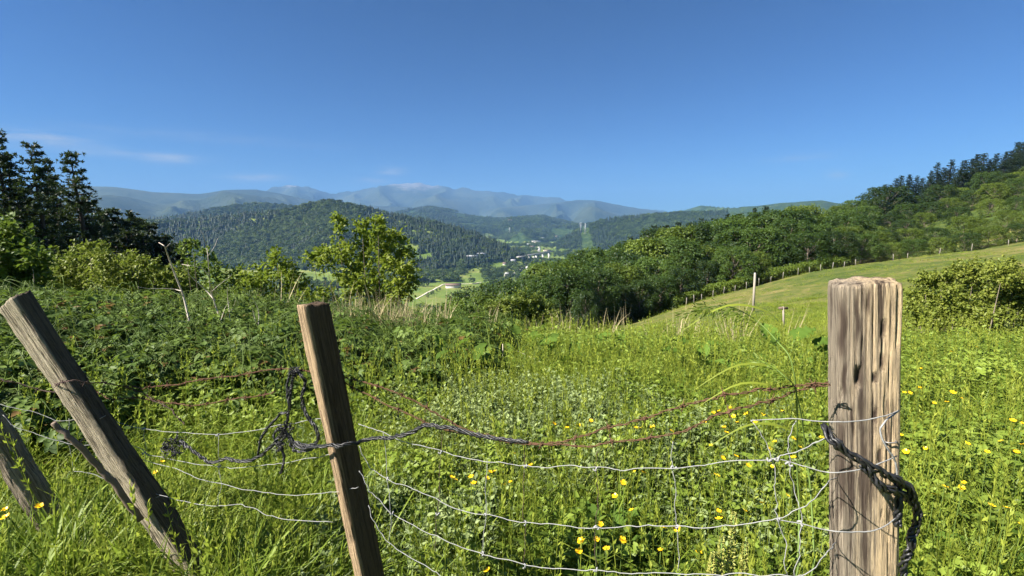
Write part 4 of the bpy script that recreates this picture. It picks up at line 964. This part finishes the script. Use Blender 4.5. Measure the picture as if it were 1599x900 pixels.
def post(name, label, base, top, face, w, d, mat, seed, rough=.0035, staples=(), roundness=.25, slant=0.0, gouges=()):
    base, top = np.array(base, float), np.array(top, float); Zv = norm(top - base); L = np.linalg.norm(top - base)
    Yv = -np.array(face, float); Yv = norm(Yv - Zv * (Yv @ Zv)); Xv = np.cross(Yv, Zv)
    e = empty(name); e.matrix_world = Matrix(((Xv[0], Yv[0], Zv[0], base[0]), (Xv[1], Yv[1], Zv[1], base[1]), (Xv[2], Yv[2], Zv[2], base[2]), (0, 0, 0, 1)))
    N, Mm = 200, 220; a = np.linspace(0, 2 * PI, N, endpoint=False); pw = 2 / max(.10, roundness * 2)
    ad = np.linspace(0, 2 * PI, 6001); cx = np.sign(np.cos(ad)) * np.abs(np.cos(ad)) ** (2 / pw) * w / 2; cy = np.sign(np.sin(ad)) * np.abs(np.sin(ad)) ** (2 / pw) * d / 2
    al = np.r_[0, np.cumsum(np.hypot(np.diff(cx), np.diff(cy)))]; sl = np.linspace(0, al[-1], N, endpoint=False); cx, cy = np.interp(sl, al, cx), np.interp(sl, al, cy)
    z = np.linspace(0, L, Mm); AA, ZZ = np.meshgrid(np.arange(N), z, indexing='xy')
    bx, by = np.broadcast_to(cx, AA.shape), np.broadcast_to(cy, AA.shape)
    nrm2 = norm(np.stack([bx / (w * w), by / (d * d)], -1))
    gsc = 420.
    n1 = fbm(bx * gsc * .25, by * gsc * .25, ZZ * 2.5, seed, 4); n2 = vnoise(bx * 230, by * 230, ZZ * 4.0, seed + 5); n3 = fbm(bx * 40, by * 40, ZZ * 18, seed + 9, 4)
    crack = np.clip(1 - np.abs(n2 - .5) / .06, 0, 1) * (vnoise(bx * 20, by * 20, ZZ * 1.6, seed + 3) > .42)
    disp = n1 * rough * .9 + n3 * rough * .8 - crack * .0042 + fbm(bx * 8, by * 8, ZZ * 3.5, seed + 1) * rough * 1.8
    stn = np.zeros(bx.shape)
    for gx, gzz, hw_, hh_, dp in gouges:
        e_ = np.exp(-((bx - gx + .0012 * np.sin(ZZ * 90)) / hw_) ** 4 - ((ZZ - (L - gzz)) / hh_) ** 4) * (by < -d * .3); stn = np.maximum(stn, e_); disp = disp - dp * e_
    X = bx + nrm2[..., 0] * disp; Y = by + nrm2[..., 1] * disp
    tz = fbm(bx * 60, by * 60, 0, seed + 2) * .007 + slant * bx + fbm(bx * 20, by * 20, 1, seed + 4) * .005
    ZZ = ZZ + tz * np.clip((ZZ - L + .12) / .12, 0, 1) ** 2
    ch = np.clip((ZZ - L + .012) / .012, 0, 1) ** 2 * .03; X = X * (1 - ch); Y = Y * (1 - ch)
    g = Geo(); v = np.stack([X, Y, ZZ], -1).reshape(-1, 3)
    i = np.arange(Mm - 1)[:, None] * N; j = np.arange(N)[None]; j2 = (j + 1) % N
    quad = np.stack([i + j, i + j2, i + N + j2, i + N + j], -1).reshape(-1, 4)
    rings = [v[-N:]]; qs = []
    for kk, f in enumerate((.85, .65, .45, .25, .08)):
        rg = v[-N:].copy(); rg[:, :2] *= f; rg[:, 2] = L + .002 + fbm(rg[:, 0] * 60, rg[:, 1] * 60, 0, seed + 2) * .007 + slant * rg[:, 0] + fbm(rg[:, 0] * 20, rg[:, 1] * 20, 1, seed + 4) * .005; rings.append(rg)
    allv = np.vstack([v] + rings[1:]); b0 = (Mm - 1) * N
    for kk in range(5):
        i0 = b0 + kk * N; qs.append(np.stack([i0 + j[0], i0 + j2[0], i0 + N + j2[0], i0 + N + j[0]], -1))
    g.add(allv, quad=np.vstack([quad] + qs)); c0 = b0 + 5 * N
    g.add(np.array([[0, 0, allv[-N:, 2].mean()]])); g.T.append(np.array([(c0 + k, c0 + (k + 1) % N, g.n - 1) for k in range(N)]))
    st_ = np.zeros(g.n); st_[:stn.size] = stn.ravel(); sh = link('shaft', g.mesh('shaft', M[mat], smooth=True, attrs={'stain': st_}), e)
    for sx, sz in staples:
        gg = Geo(); yy = -d / 2; tube(gg, smooth_path([[sx - .008, yy + .006, sz], [sx - .007, yy - .005, sz + .001], [sx + .007, yy - .005, sz + .002], [sx + .008, yy + .006, sz + .003]], 4), .0014, 5); link('staple', gg.mesh('staple', M['nail'], smooth=True), e)
    return tag(e, label, 'fence post', 'wooden fence posts')
def axis(tp, bp, L0): tp, bp = np.array(tp), np.array(bp); return bp + (bp - tp) * L0, tp
b_, t_ = axis(P(1348, 441, .862), P(1346, 900, .862 * (CP + (450 - 441) / F * SP) / (CP - (450 / F) * SP)), 1.2)
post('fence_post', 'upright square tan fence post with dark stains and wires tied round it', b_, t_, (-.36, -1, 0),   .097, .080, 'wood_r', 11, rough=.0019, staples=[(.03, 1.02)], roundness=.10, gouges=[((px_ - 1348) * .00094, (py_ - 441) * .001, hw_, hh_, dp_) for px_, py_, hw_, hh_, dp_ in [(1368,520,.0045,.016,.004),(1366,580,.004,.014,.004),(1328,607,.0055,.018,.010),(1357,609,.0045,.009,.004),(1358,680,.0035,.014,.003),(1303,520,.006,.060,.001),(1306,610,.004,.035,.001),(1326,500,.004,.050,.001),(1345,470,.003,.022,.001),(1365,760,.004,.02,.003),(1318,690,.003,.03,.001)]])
RP_TOP = t_
b_, t_ = axis(P(488, 476, 1.31), P(577, 900, 1.425), .55)
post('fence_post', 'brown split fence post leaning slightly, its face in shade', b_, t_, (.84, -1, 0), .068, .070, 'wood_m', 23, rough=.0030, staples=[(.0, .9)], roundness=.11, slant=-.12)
b_, t_ = axis(P(24, 468, 1.548), P(290, 872, 1.68), .22)
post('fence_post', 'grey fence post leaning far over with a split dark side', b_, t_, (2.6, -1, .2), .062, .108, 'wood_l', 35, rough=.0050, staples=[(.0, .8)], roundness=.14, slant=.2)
b_, t_ = axis(P(-120, 500, 1.78), P(66, 790, 1.95), .2)
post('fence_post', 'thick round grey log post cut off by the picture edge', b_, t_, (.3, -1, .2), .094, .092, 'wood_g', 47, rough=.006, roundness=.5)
g = Geo(); pth = smooth_path([P(84, 660, 1.46), P(118, 692, 1.48), P(160, 735, 1.53), P(190, 770, 1.56), P(220, 812, 1.60)], 6); rs = np.random.default_rng(3)
tube(g, pth + rs.normal(size=pth.shape) * .002, np.linspace(.008, .011, len(pth)), 7); tube(g, smooth_path([P(118, 692, 1.48), P(126, 690, 1.49), P(131, 684, 1.49)], 3), [.005, .005, .004, .004, .003, .003, .002], 5)
tag(link('broken_stick', g.mesh('broken_stick', M['dark_bark'], smooth=True)), 'thin dark broken stick slanting between the two leaning posts', 'stick')

# ------------------------------------------------------------------ near fence: wires and twine
def dep(px): return 1 / np.interp(px, [-200, 60, 150, 260, 380, 520, 1291, 1410], [1 / 1.62, 1 / 1.68, 1 / 1.68, 1 / 1.62, 1 / 1.50, 1 / 1.375, 1 / .86, 1 / .82])
def wp(pts, off=0.): return np.array([P(q[0], q[1], (q[2] if len(q) > 2 else dep(q[0]) + off)) for q in pts])
def wobble(p, amp, seed): return p + np.stack([fbm(np.arange(len(p)) * .37, 0, k, seed) for k in range(3)], 1) * amp
NET = empty('wire_netting', tuple(P(900, 740, 1.05))); no = np.array(NET.location)
FR = .782                                  # just before the face of the tan post
hw = [
 [(562,662),(590,672),(635,690),(719,714),(779,722),(824,729),(881,729),(945,732),(990,733),(1085,731),(1120,722),(1200,718),(1240,706),(1289,686,.845),(1308,676,.93)],
 [(1200,718),(1217,717),(1255,728),(1294,738,.79),(1340,734,FR),(1378,722,FR),(1401,712,.80)],
 [(560,695),(575,726),(609,751),(651,766),(719,796),(771,807),(824,817),(900,824),(957,826),(1006,820),(1062,824),(1145,822),(1213,811),(1255,792),(1290,758,.845),(1308,742,.93)],
 [(1213,812),(1255,819),(1296,829,.79),(1340,831,FR),(1371,827,FR),(1399,810,.80)],
 [(560,735),(571,756),(583,773),(617,805),(673,832),(741,862),(787,873),(855,887),(923,889),(975,894),(1060,897),(1140,899),(1220,900),(1262,893),(1293,862,.84),(1308,846,.93)],
 [(575,790),(590,824),(609,849),(658,881),(700,904),(760,930)],
 [(1172,657),(1232,654),(1293,659,.79),(1345,657,FR),(1380,650,FR),(1403,641,.80)],
 [(1402,642,.80),(1381,660,FR),(1375,676,FR),(1385,700,FR),(1398,722,.79),(1402,760,.80)],
 [(-20,626),(0,631),(52,645),(88,657),(124,654),(180,659),(224,670),(272,674),(333,679),(416,669),(480,656),(530,650)],
 [(5,650),(24,666),(72,682),(108,693),(160,694),(208,697),(240,712),(315,725),(360,730),(427,725),(496,714),(545,702)],
 [(150,700),(205,715),(272,733),(328,752),(387,765),(453,773),(525,767),(560,760)],
 [(180,752),(240,772),(304,787),(339,791),(368,788),(395,795),(440,812),(520,815)],
 [(110,735),(150,742),(185,762),(214,770),(250,776)],
]
for k, pts in enumerate(hw):
    g = Geo(); tube(g, wobble(smooth_path(wp(pts) - no, 7), .006 if k not in (1, 3, 6, 7) else .001, k), .00095 if k != 7 else .0015, 6); link('horizontal_wire', g.mesh('horizontal_wire', M['zinc'], smooth=True), NET)
vw = [[(690,672),(688,705),(685,760),(683,800),(680,860)], [(817,690),(820,728),(818,780),(819,817),(817,884)], [(930,700),(930,732),(931,780),(931,825),(930,889)], [(1051,690),(1052,731),(1054,780),(1056,823),(1058,896)],
      [(1172,657),(1190,680),(1201,718),(1207,745),(1210,790),(1216,812),(1226,860),(1230,898)], [(1240,655),(1232,690),(1232,726),(1240,770),(1250,800),(1246,850),(1242,898)], [(224,668),(226,708),(222,760)], [(340,679),(342,727),(345,752),(341,790)], [(110,655),(108,694),(112,736)], [(600,674),(604,748),(612,800),(606,845)], [(760,720),(757,805),(752,866)]]
for k, pts in enumerate(vw):
    g = Geo(); tube(g, wobble(smooth_path(wp(pts, .004) - no, 6), .008, 50 + k), .0008, 5); link('vertical_wire', g.mesh('vertical_wire', M['zinc' if k > 2 else 'rust_d'], smooth=True), NET)
g = Geo(); tube(g, smooth_path([[-.006, 0, .002], [-.002, -.003, -.003], [.002, -.003, .003], [.006, 0, -.002]], 4), .0019, 5); km = g.mesh('knot', M['zinc'], smooth=True)
for px, py in [(688,706),(684,802),(820,728),(819,817),(818,884),(930,732),(931,825),(930,889),(1052,731),(1056,823),(1201,718),(1214,811),(1213,716),(1232,726),(1249,818),(224,670),(225,708),(340,679),(342,728),(604,748),(612,801),(757,805),(753,865)]:
    o = link('knot', km, NET); o.location = tuple(P(px, py, dep(px)) - no); o.rotation_euler = (0, random.uniform(-.5, .5), random.uniform(0, 3))
tag(NET, 'sagging galvanised wire netting strung between the fence posts', 'wire netting')
def twisted(path, hr, rad, turns, strands, g, seed=0, fray=0.):
    seg = np.r_[0, np.cumsum(np.linalg.norm(np.diff(path, axis=0), axis=1))]; n = max(40, int(seg[-1] / .0045)); s = np.linspace(0, seg[-1], n)
    p = np.array([np.interp(s, seg, path[:, k]) for k in range(3)]).T; t = norm(np.gradient(p, axis=0)); a = norm(np.cross(t, [.2, .1, .97])); b = np.cross(t, a)
    for q_ in range(strands):
        ph = 2 * PI * (q_ / strands + s * turns); rr = hr * (1 + fray * fbm(s * 60, q_ * 7.7, 0, seed + q_))
        tube(g, p + a * (rr * np.cos(ph))[:, None] + b * (rr * np.sin(ph))[:, None], rad * (1 + .3 * fbm(s * 90, q_ * 3., 0, seed + 30 + q_)), 5, rnd=q_ / strands)
    return p
g = Geo(); tube(g, smooth_path([[-.004, 0, -.002], [0, -.003, .003], [.004, 0, -.002], [0, .003, .002]], 4), .0016, 4); tube(g, [[-.013, -.004, .009], [0, 0, 0], [.012, .005, -.008]], [.0004, .0014, .0004], 4); tube(g, [[.010, -.006, .010], [0, .001, 0], [-.012, .004, -.009]], [.0004, .0014, .0004], 4); bm_ = g.mesh('barb', M['rust'], smooth=True); bm_d = bm_.copy(); bm_d.materials[0] = M['rust_d']
def barbed(label, paths, mat, step=.085, off=.012):
    e = empty('barbed_wire', tuple(wp(paths[0], off)[0])); o = np.array(e.location)
    for pts in paths:
        g = Geo(); p = twisted(wobble(smooth_path(wp(pts, off) - o, 8), .006, len(pts)), .0016, .00115, 26, 2, g); link('strand', g.mesh('strand', M[mat], smooth=True), e)
        seg = np.r_[0, np.cumsum(np.linalg.norm(np.diff(p, axis=0), axis=1))]
        for s in np.arange(step * .5, seg[-1], step):
            b = link('barb', bm_ if mat == 'rust' else bm_d, e); b.location = tuple(np.array([np.interp(s, seg, p[:, k]) for k in range(3)])); b.rotation_euler = (random.uniform(0, 6), random.uniform(0, 6), random.uniform(0, 6)); b.scale = (1.05,) * 3
    return tag(e, label, 'barbed wire', 'barbed wires')
barbed('upper rusty barbed wire sagging between the brown and tan posts', [[(535,590),(560,596),(635,620),(673,641),(719,666),(756,680),(817,692),(881,690),(934,673),(987,658),(1051,639),(1111,622),(1145,615),(1191,609),(1240,605),(1294,596,.84)]], 'rust')
barbed('lower rusty barbed wire sagging below the upper one', [[(535,596),(560,609),(617,639),(673,664),(711,673),(802,690),(873,694),(938,693),(975,687),(1059,675),(1111,654),(1164,635),(1202,627),(1240,611),(1294,600,.84)]], 'rust')
barbed('rusty barbed wire from the brown post to the leaning post', [[(490,579),(427,577),(373,585),(320,593),(267,601),(235,606),(205,604)], [(429,613),(400,618),(360,625),(307,632),(260,629),(224,622),(172,622),(150,612)]], 'rust')
barbed('dark barbed wire looped round the leaning post and hanging loose', [[(86,603,1.56),(94,598,1.50),(112,594,1.47),(135,597,1.49),(160,599,1.56),(208,608),(240,624),(272,644),(288,664)], [(0,592),(24,598),(60,608),(96,614,1.68),(150,612,1.70)]], 'rust_d')
# black twine tangle
def twine(label, paths, hr=.0034, rad=.0021, strands=4, fray_at=None):
    e = empty('twine', tuple(wp(paths[0][0] if isinstance(paths[0], tuple) else paths[0])[0])); o = np.array(e.location)
    for k, pts in enumerate(paths):
        g = Geo(); twisted(wobble(smooth_path(wp(pts, -.02) - o, 8), .005, 70 + k), hr * (1 if k < 3 else .6), rad, 12, strands, g, 7 * k, .9); link('cord', g.mesh('cord', M['twine'], smooth=True), e)
    for (px, py, rp) in fray_at or ():
        rr = np.random.default_rng(int(px)); g = Geo(); c = P(px, py, dep(px) - .02) - o
        for _ in range(26):
            a = norm(rr.normal(size=3)); b = norm(rr.normal(size=3)); R = rp * dep(px) / F
            tube(g, smooth_path([c + a * R * .3, c + a * R + b * R * .3, c + b * R * .9 + [0, 0, -R * .5 * rr.random()]], 4), .0012, 4)
        link('frayed_knot', g.mesh('frayed_knot', M['twine'], smooth=True), e)
    return tag(e, label, 'twine', 'black twine on the fence')
twine('tangled black twine looped over the wires beside the brown post', [
  [(280,688),(291,696),(309,709),(323,721),(333,723),(352,717),(381,721),(405,713),(416,704),(432,688),(443,675),(447,661),(451,640),(453,613),(457,589),(461,577)],
  [(461,577),(467,584),(475,595),(471,627),(480,651),(494,669),(496,688),(480,695),(460,691),(447,678),(441,668)],
  [(450,686),(467,699),(493,697,1.32),(520,696,1.275),(547,693,1.27),(573,687,1.30),(620,681),(650,672),(666,664),(685,666),(711,670),(771,683),(824,692)],
  [(447,645),(437,648),(424,661),(411,680),(403,709)], [(430,690),(440,700),(443,722),(437,740)], [(447,668),(436,670),(428,680),(434,690),(450,680)], [(453,690),(460,704),(474,706),(492,698)], [(455,580),(449,600),(450,625)]],
  fray_at=[(272,695,17),(262,705,12),(445,672,14),(461,580,9),(437,696,9)])
twine('thick black cord slung across the tan post and hanging beside it', [
  [(1284,664,.80),(1300,686,FR-.005),(1317,703,FR-.008),(1349,724,FR-.008),(1387,743,FR-.004),(1413,761,.80),(1429,793,.82),(1427,836,.83),(1413,873,.84),(1407,910,.85)],
  [(1345,722,FR-.006),(1360,742,FR-.006),(1381,764,FR-.004),(1405,770,.80),(1425,785,.82)], [(1400,740,.80),(1403,770,.80),(1402,820,.81)]], hr=.0044, rad=.0026, strands=4, fray_at=[])

# ------------------------------------------------------------------ dead stems, twigs
def dead(name, label, d, paths, mat):
    e = empty(name, tuple(hit(paths[0][0][0][0], paths[0][0][0][1] + 6))); o = np.array(e.location)
    for k, (pts, r0, r1) in enumerate(paths):
        p = smooth_path(np.array([P(q[0], q[1], d + .25 * math.sin(i * .9 + k)) for i, q in enumerate(pts)]) - o, 6)
        if k == 0: p = np.vstack([p[:1] + [0, 0, -.35], p])
        g = Geo(); tube(g, p, np.linspace(r0, r1, len(p)) * .62, 6); link('stem' if k == 0 else 'branch', g.mesh('stem', M[mat], smooth=True), e)
    return tag(e, label, 'dead stem', 'bare dead stems')
dead('dead_sapling', 'tall pale bare stem bending over at its tip above the brambles', 4.7, [([(305,553),(297,511),(287,465),(273,428),(260,393),(257,385),(248,379)], .020, .005), ([(284,455),(272,452),(260,451),(233,451),(215,448)], .009, .003), ([(286,463),(280,459),(273,456)], .009, .003), ([(297,508),(290,503),(284,501)], .008, .003), ([(258,388),(262,384),(266,380)], .004, .002)], 'pale_bark')
dead('dead_sapling', 'branched bare sapling with thin dark twigs beside the pale stem', 4.8, [([(357,556),(351,521),(337,479),(329,452),(327,433),(325,405),(323,388)], .014, .003), ([(336,470),(320,452),(303,437),(295,428),(289,420)], .011, .004), ([(327,433),(318,421),(308,417),(296,415),(284,413)], .009, .003), ([(323,388),(318,370),(311,356)], .005, .002), ([(331,455),(345,443),(362,430)], .004, .002), ([(325,400),(335,385),(340,372)], .004, .0015), ([(345,500),(352,480),(360,470)], .004, .0015)], 'pale_bark')
dead('dead_sapling', 'slim straight pale stem close behind the branched sapling', 4.9, [([(360,553),(359,500),(356,470),(355,449)], .010, .004), ([(359,490),(365,478),(368,468)], .004, .002)], 'pale_bark')
dead('dead_sapling', 'thin grey stem drooping towards the brown post', 4.9, [([(401,553),(402,520),(396,490),(391,476)], .009, .003), ([(403,510),(404,489),(397,470),(388,460),(377,455)], .007, .003), ([(402,530),(415,515),(425,505)], .005, .002)], 'pale_bark')
dead('dry_stalk', 'dry straw stalk lying slantwise over the meadow herbs', 5.0, [([(785,537),(800,545),(825,556),(850,568),(868,577)], .006, .003)], 'pale_bark')
dead('dry_stalk', 'broken pale cane lying against the dark brambles', 4.6, [([(656,556),(668,562),(684,570),(692,574)], .005, .003), ([(656,556),(670,552),(685,551)], .003, .002)], 'pale_bark')

# ------------------------------------------------------------------ plants that stand out in the meadow
def big_leaf_mesh(name, wavy=.12, heart=True):
    n = 13; t = np.linspace(0, 1, n); w = (np.sin(PI * t ** .72) ** .8) * .42 * (1 if heart else .5) + .02
    rows = []
    for k in range(n):
        zc = -.28 * t[k] ** 2 + .02 * math.sin(k * 2.2)
        for f in (-1, -.5, 0, .5, 1): rows.append([f * w[k] * (1 + .08 * math.sin(k * 3.1)), t[k] - (.10 * abs(f) if heart and k < 3 else 0), zc + abs(f) * .10 - .03 * (f == 0) + wavy * .35 * math.sin(k * 1.9 + f * 3) * abs(f)])
    g = Geo(); i = np.arange(n - 1)[:, None] * 5; j = np.arange(4)[None]
    g.add(rows, quad=np.stack([i + j, i + j + 1, i + 5 + j + 1, i + 5 + j], -1).reshape(-1, 4), rnd=.5); return g.mesh(name, M['bigleaf'], smooth=True)
LM = [big_leaf_mesh('heart_leaf'), big_leaf_mesh('long_leaf', heart=False), big_leaf_mesh('wavy_leaf', .25)]
def leafy(name, label, px, py, n, L, kind, seed, hgt=.35, spread=.22, cat='plant', tilt=(.2, .9), group='large-leaved plants in the meadow', face=None):
    b = hit(px, py, lift=.25); e = empty(name, tuple(b)); r = random.Random(seed)
    for k in range(n):
        a = k * 2.4 + r.uniform(-.4, .4); R = spread * math.sqrt((k + .6) / n); h = hgt * r.uniform(.65, 1.15) * (1.15 - .4 * k / n)
        o = link('leaf', LM[kind] if r.random() < .75 else LM[2], e); s = .8 * L * r.uniform(.65, 1.15); tl = r.uniform(*tilt)
        o.location = (R * math.cos(a), R * math.sin(a), h); o.rotation_euler = (tl, r.uniform(-.25, .25), a - PI / 2); o.scale = (s, s, s)
        g = Geo(); tube(g, smooth_path([[0, 0, 0], [R * .4 * math.cos(a), R * .4 * math.sin(a), h * .6], [R * math.cos(a), R * math.sin(a), h]], 4), .0035, 5); link('stalk', g.mesh('stalk', M['stem'], smooth=True), e)
    return tag(e, label, cat, group)
leafy('burdock', 'burdock with big upright leaves in front of the brambles', 705, 580, 10, .23, 0, 1, .40, .28, tilt=(.3, 1.3))
leafy('burdock', 'smaller broad-leaved plant just beside the big burdock', 672, 590, 6, .20, 0, 2, .32, .2)
leafy('burdock', 'broad-leaved clump beyond the pale herb patch', 815, 556, 9, .22, 0, 3, .40, .30)
leafy('burdock', 'bright broad-leaved clump left of the arching grass', 885, 560, 8, .22, 0, 4, .36, .32)
leafy('burdock', 'dark broad-leaved plant in the shade behind the arching grass stalk', 1228, 565, 10, .24, 0, 5, .42, .34)
leafy('burdock', 'broad-leaved plant midway along the far edge of the meadow', 1095, 572, 9, .22, 0, 6, .38, .32)
leafy('burdock', 'pale broad-leaved clump at the meadow lip below the wood', 960, 545, 8, .22, 0, 7, .38, .3)
leafy('dock', 'dock with long drooping leaves in the corner by the tan post', 1560, 815, 9, .24, 1, 8, .16, .16, tilt=(-.5, .5))
leafy('dock', 'low dock with spreading long leaves beside the hanging cord', 1490, 835, 7, .20, 1, 9, .12, .14, tilt=(-.6, .3))
leafy('dock', 'dark-leaved dock in the grass at the frame edge', 1575, 585, 6, .22, 1, 10, .26, .2, tilt=(-.3, .5))
leafy('dock', 'upright dock leaves behind the second netting wire', 950, 800, 6, .16, 1, 11, .18, .1, tilt=(.4, 1.2))
for k, (px, py, h, lab) in enumerate([(1146, 803, .30, 'tallest pale green dock seed spike in front of the netting'), (1127, 842, .24, 'dock seed spike just left of the tallest one'), (1164, 850, .22, 'short dock seed spike right of the tallest one'), (1112, 868, .16, 'smallest dock seed spike near the bottom wire')]):
    tp = P(px, py, 1.22); e = empty('dock_spike', (tp[0], tp[1], gz(tp[0], tp[1]))); z1 = tp[2] - e.location[2]; r = np.random.default_rng(400 + k)
    g = Geo(); tube(g, smooth_path([[0, .02, 0], [.01, 0, z1 * .5], [0, 0, z1]], 5), .0028, 5); link('stem', g.mesh('stem', M['stem'], smooth=True), e)
    g = Geo()
    for q_ in range(26):
        f = q_ / 25; z = z1 - h * (1 - f); R = .020 * (1 - .75 * f); n = 22; a = r.random(n) * 2 * PI
        leaves(g, np.c_[np.cos(a) * .003, np.sin(a) * .003, z + r.normal(size=n) * .004], norm(np.c_[np.cos(a), np.sin(a), r.random(n) * .5]), rdir(r, n), R * (.6 + .6 * r.random(n)), .0065, r.random(n))
    link('seed_head', g.mesh('seed_head', M['seed']), e); tag(e, lab, 'dock', 'dock seed spikes')
# tall arching grass beside the tan post
def arching(label, pts, d, plume, seed):
    e = empty('grass_stalk', tuple(P(pts[0][0], pts[0][1], d))); o = np.array(e.location); r = np.random.default_rng(seed)
    p = smooth_path(np.array([P(q[0], q[1], d + .05 * math.sin(i)) for i, q in enumerate(pts)]) - o, 6); n = len(p)
    p0 = p[0] + [0, 0.1, -.75]; g = Geo(); tube(g, np.vstack([p0, p]), np.linspace(.0019, .0006, n + 1), 5); link('stem', g.mesh('stem', M['stem'], smooth=True), e)
    g = Geo(); k = int(n * plume); m = 240; tt = k + (n - 1 - k) * r.random(m); c = np.array([np.interp(tt, np.arange(n), p[:, j]) for j in range(3)]).T
    tg = norm(p[-1] - p[k]); dd = norm(tg * .8 + r.normal(size=(m, 3)) * .35 + [0, 0, -.35]); off = .035 * r.random(m) * (1 - (tt - k) / (n - k) * .6)
    leaves(g, c + dd * off[:, None], dd, rdir(r, m), .012, .0028, np.full(m, .4)); link('plume', g.mesh('plume', M['herb']), e)
    g = Geo()
    for f in (.25, .45):
        b = p[int(n * f)]; q2 = smooth_path([b, b + [-.03, 0, .07], b + [-.12, 0, .09], b + [-.22, 0, .03]], 5); s_ = np.array([0, .5, .5]); w = np.sin(np.linspace(.3, PI, len(q2))) * .0035
        v = np.stack([q2 - s_ * w[:, None], q2 + s_ * w[:, None]], 1).reshape(-1, 3); i = np.arange(len(q2) - 1)[:, None] * 2; g.add(v, quad=i + [0, 1, 3, 2])
    link('blade', g.mesh('blade', M['grass']), e); return tag(e, label, 'grass', 'tall grass stalks by the tan post')
arching('tall grass stalk arching over with a drooping feathery head', [(1246,885),(1248,794),(1245,741),(1245,666),(1243,610),(1234,560),(1215,535),(1195,513),(1173,495),(1151,483),(1129,478),(1102,481),(1069,491)], .95, .62, 1)
arching('shorter grass stalk leaning beside the tan post', [(1272,873),(1266,771),(1259,711),(1251,650),(1240,604),(1224,587),(1204,571),(1182,563)], .90, .66, 2)
# buttercups
g = Geo()
for k in range(5):
    a = k * 2 * PI / 5; R = np.array([[math.cos(a), -math.sin(a), 0], [math.sin(a), math.cos(a), 0], [0, 0, 1]]); v = np.array([[.06,0,0],[.4,.34,.12],[.85,.38,.34],[1.02,0,.40],[.85,-.38,.34],[.4,-.34,.12],[.5,0,.08]]) * .0125
    g.add(v @ R.T, tri=[(6,0,1),(6,1,2),(6,2,3),(6,3,4),(6,4,5),(6,5,0)])
hm = g.mesh('flower_head', M['petal'], smooth=False); g = Geo(); rr = np.random.default_rng(5); leaves(g, np.zeros((24, 3)), norm(np.c_[rr.normal(size=(24, 2)) * .6, np.ones(24)]), rdir(rr, 24), .005, .0016, np.ones(24)); cm = g.mesh('stamens', M['petal'])
g = Geo(); tube(g, smooth_path([[0.05, 0.02, -1], [.01, 0, -.5], [0, 0, 0]], 4), .0011, 4, False); sm = g.mesh('stem', M['stem'], smooth=True)
z3 = [(465,490),(528,495),(543,470),(563,467),(475,517),(598,523),(630,510),(400,502),(385,493),(640,393),(710,440),(797,437),(860,288),(910,275),(960,260),(808,270),(1095,515),(1060,572),(1000,685),(920,755),(910,798),(985,750),(1025,788),(1090,752),(532,877)]
z4 = [(10,275),(60,258),(392,300),(590,218),(567,225),(640,203),(703,230),(665,265),(740,265),(650,240),(610,285),(850,218),(770,232),(620,307),(530,265),(247,287),(272,287),(315,283),(800,373),(822,345),(898,332),(898,410),(557,360),(605,412),(660,405),(710,443),(812,447),(1015,328),(925,368),(195,515),(238,470),(280,473),(160,570),(228,628),(100,685),(20,755),(83,750),(190,752),(125,788),(10,800),(358,700),(348,793),(415,705),(508,803),(553,862),(588,632),(590,665),(700,632),(872,567),(770,598),(580,485)]
z7 = [(37,40),(62,43),(110,18),(235,85),(305,67),(250,35),(268,43),(180,90),(137,303),(20,240),(45,318),(490,268),(425,318),(560,318),(545,172),(550,218),(590,185),(590,285),(225,482),(315,463),(305,487),(180,518),(445,570),(515,580),(585,660),(330,280)]
z8 = [(735,578),(800,580),(770,628),(395,637),(375,685),(215,735),(110,602),(545,610),(122,875),(153,875),(213,850),(400,870)]
bc = [(560 + a / 2.648, 560 + b / 2.648) for a, b in z3] + [(900 + a / 2.648, 560 + b / 2.648) for a, b in z4] + [(1400 + a / 3, 600 + b / 3) for a, b in z7] + [(1380 + a / 3.75, 380 + b / 3.75) for a, b in z8] + [(8, 796), (9, 808), (61, 791), (244, 737), (253, 722)]
for k, (px, py) in enumerate(bc):
    b = hit(px, py, rmin=.8, lift=.40 + .05 * math.sin(k * 3.3)); z = ray(px, py)[2] / math.hypot(*ray(px, py)[:2]) * math.hypot(b[0], b[1]); e = empty('buttercup', (b[0], b[1], z))
    h = link('flower_head', hm, e); s = 1.0 + .35 * math.sin(k * 1.7) * .5 + .15 * min(3, math.hypot(b[0], b[1]) - 1.2) * .6; s *= .86; h.scale = (s, s, s); h.rotation_euler = (random.uniform(-.4, .6), random.uniform(-.5, .3), random.uniform(0, 6)); c = link('stamens', cm, h)
    st = link('stem', sm, e); st.scale = (1, 1, max(.1, z - b[2])); st.rotation_euler = (0, 0, random.uniform(0, 6))
    tag(e, 'yellow buttercup flower on a thin stem in the meadow grass', 'buttercup', 'buttercups in the meadow')

# ------------------------------------------------------------------ air
hz = Geo(); box(hz, (0, 0, 440), (32600, 32600, 1240)); hm_ = new_mat('haze_air'); pv = hm_.node_tree.nodes.new('ShaderNodeVolumePrincipled'); ov = hm_.node_tree.nodes.new('ShaderNodeOutputMaterial')
pv.inputs['Color'].default_value = (.185, .36, .66, 1); pv.inputs['Density'].default_value = 9e-5; pv.inputs['Anisotropy'].default_value = 0.0
hm_.node_tree.links.new(pv.outputs[0], ov.inputs['Volume'])
tag(link('haze', hz.mesh('haze', hm_)), kind='stuff')
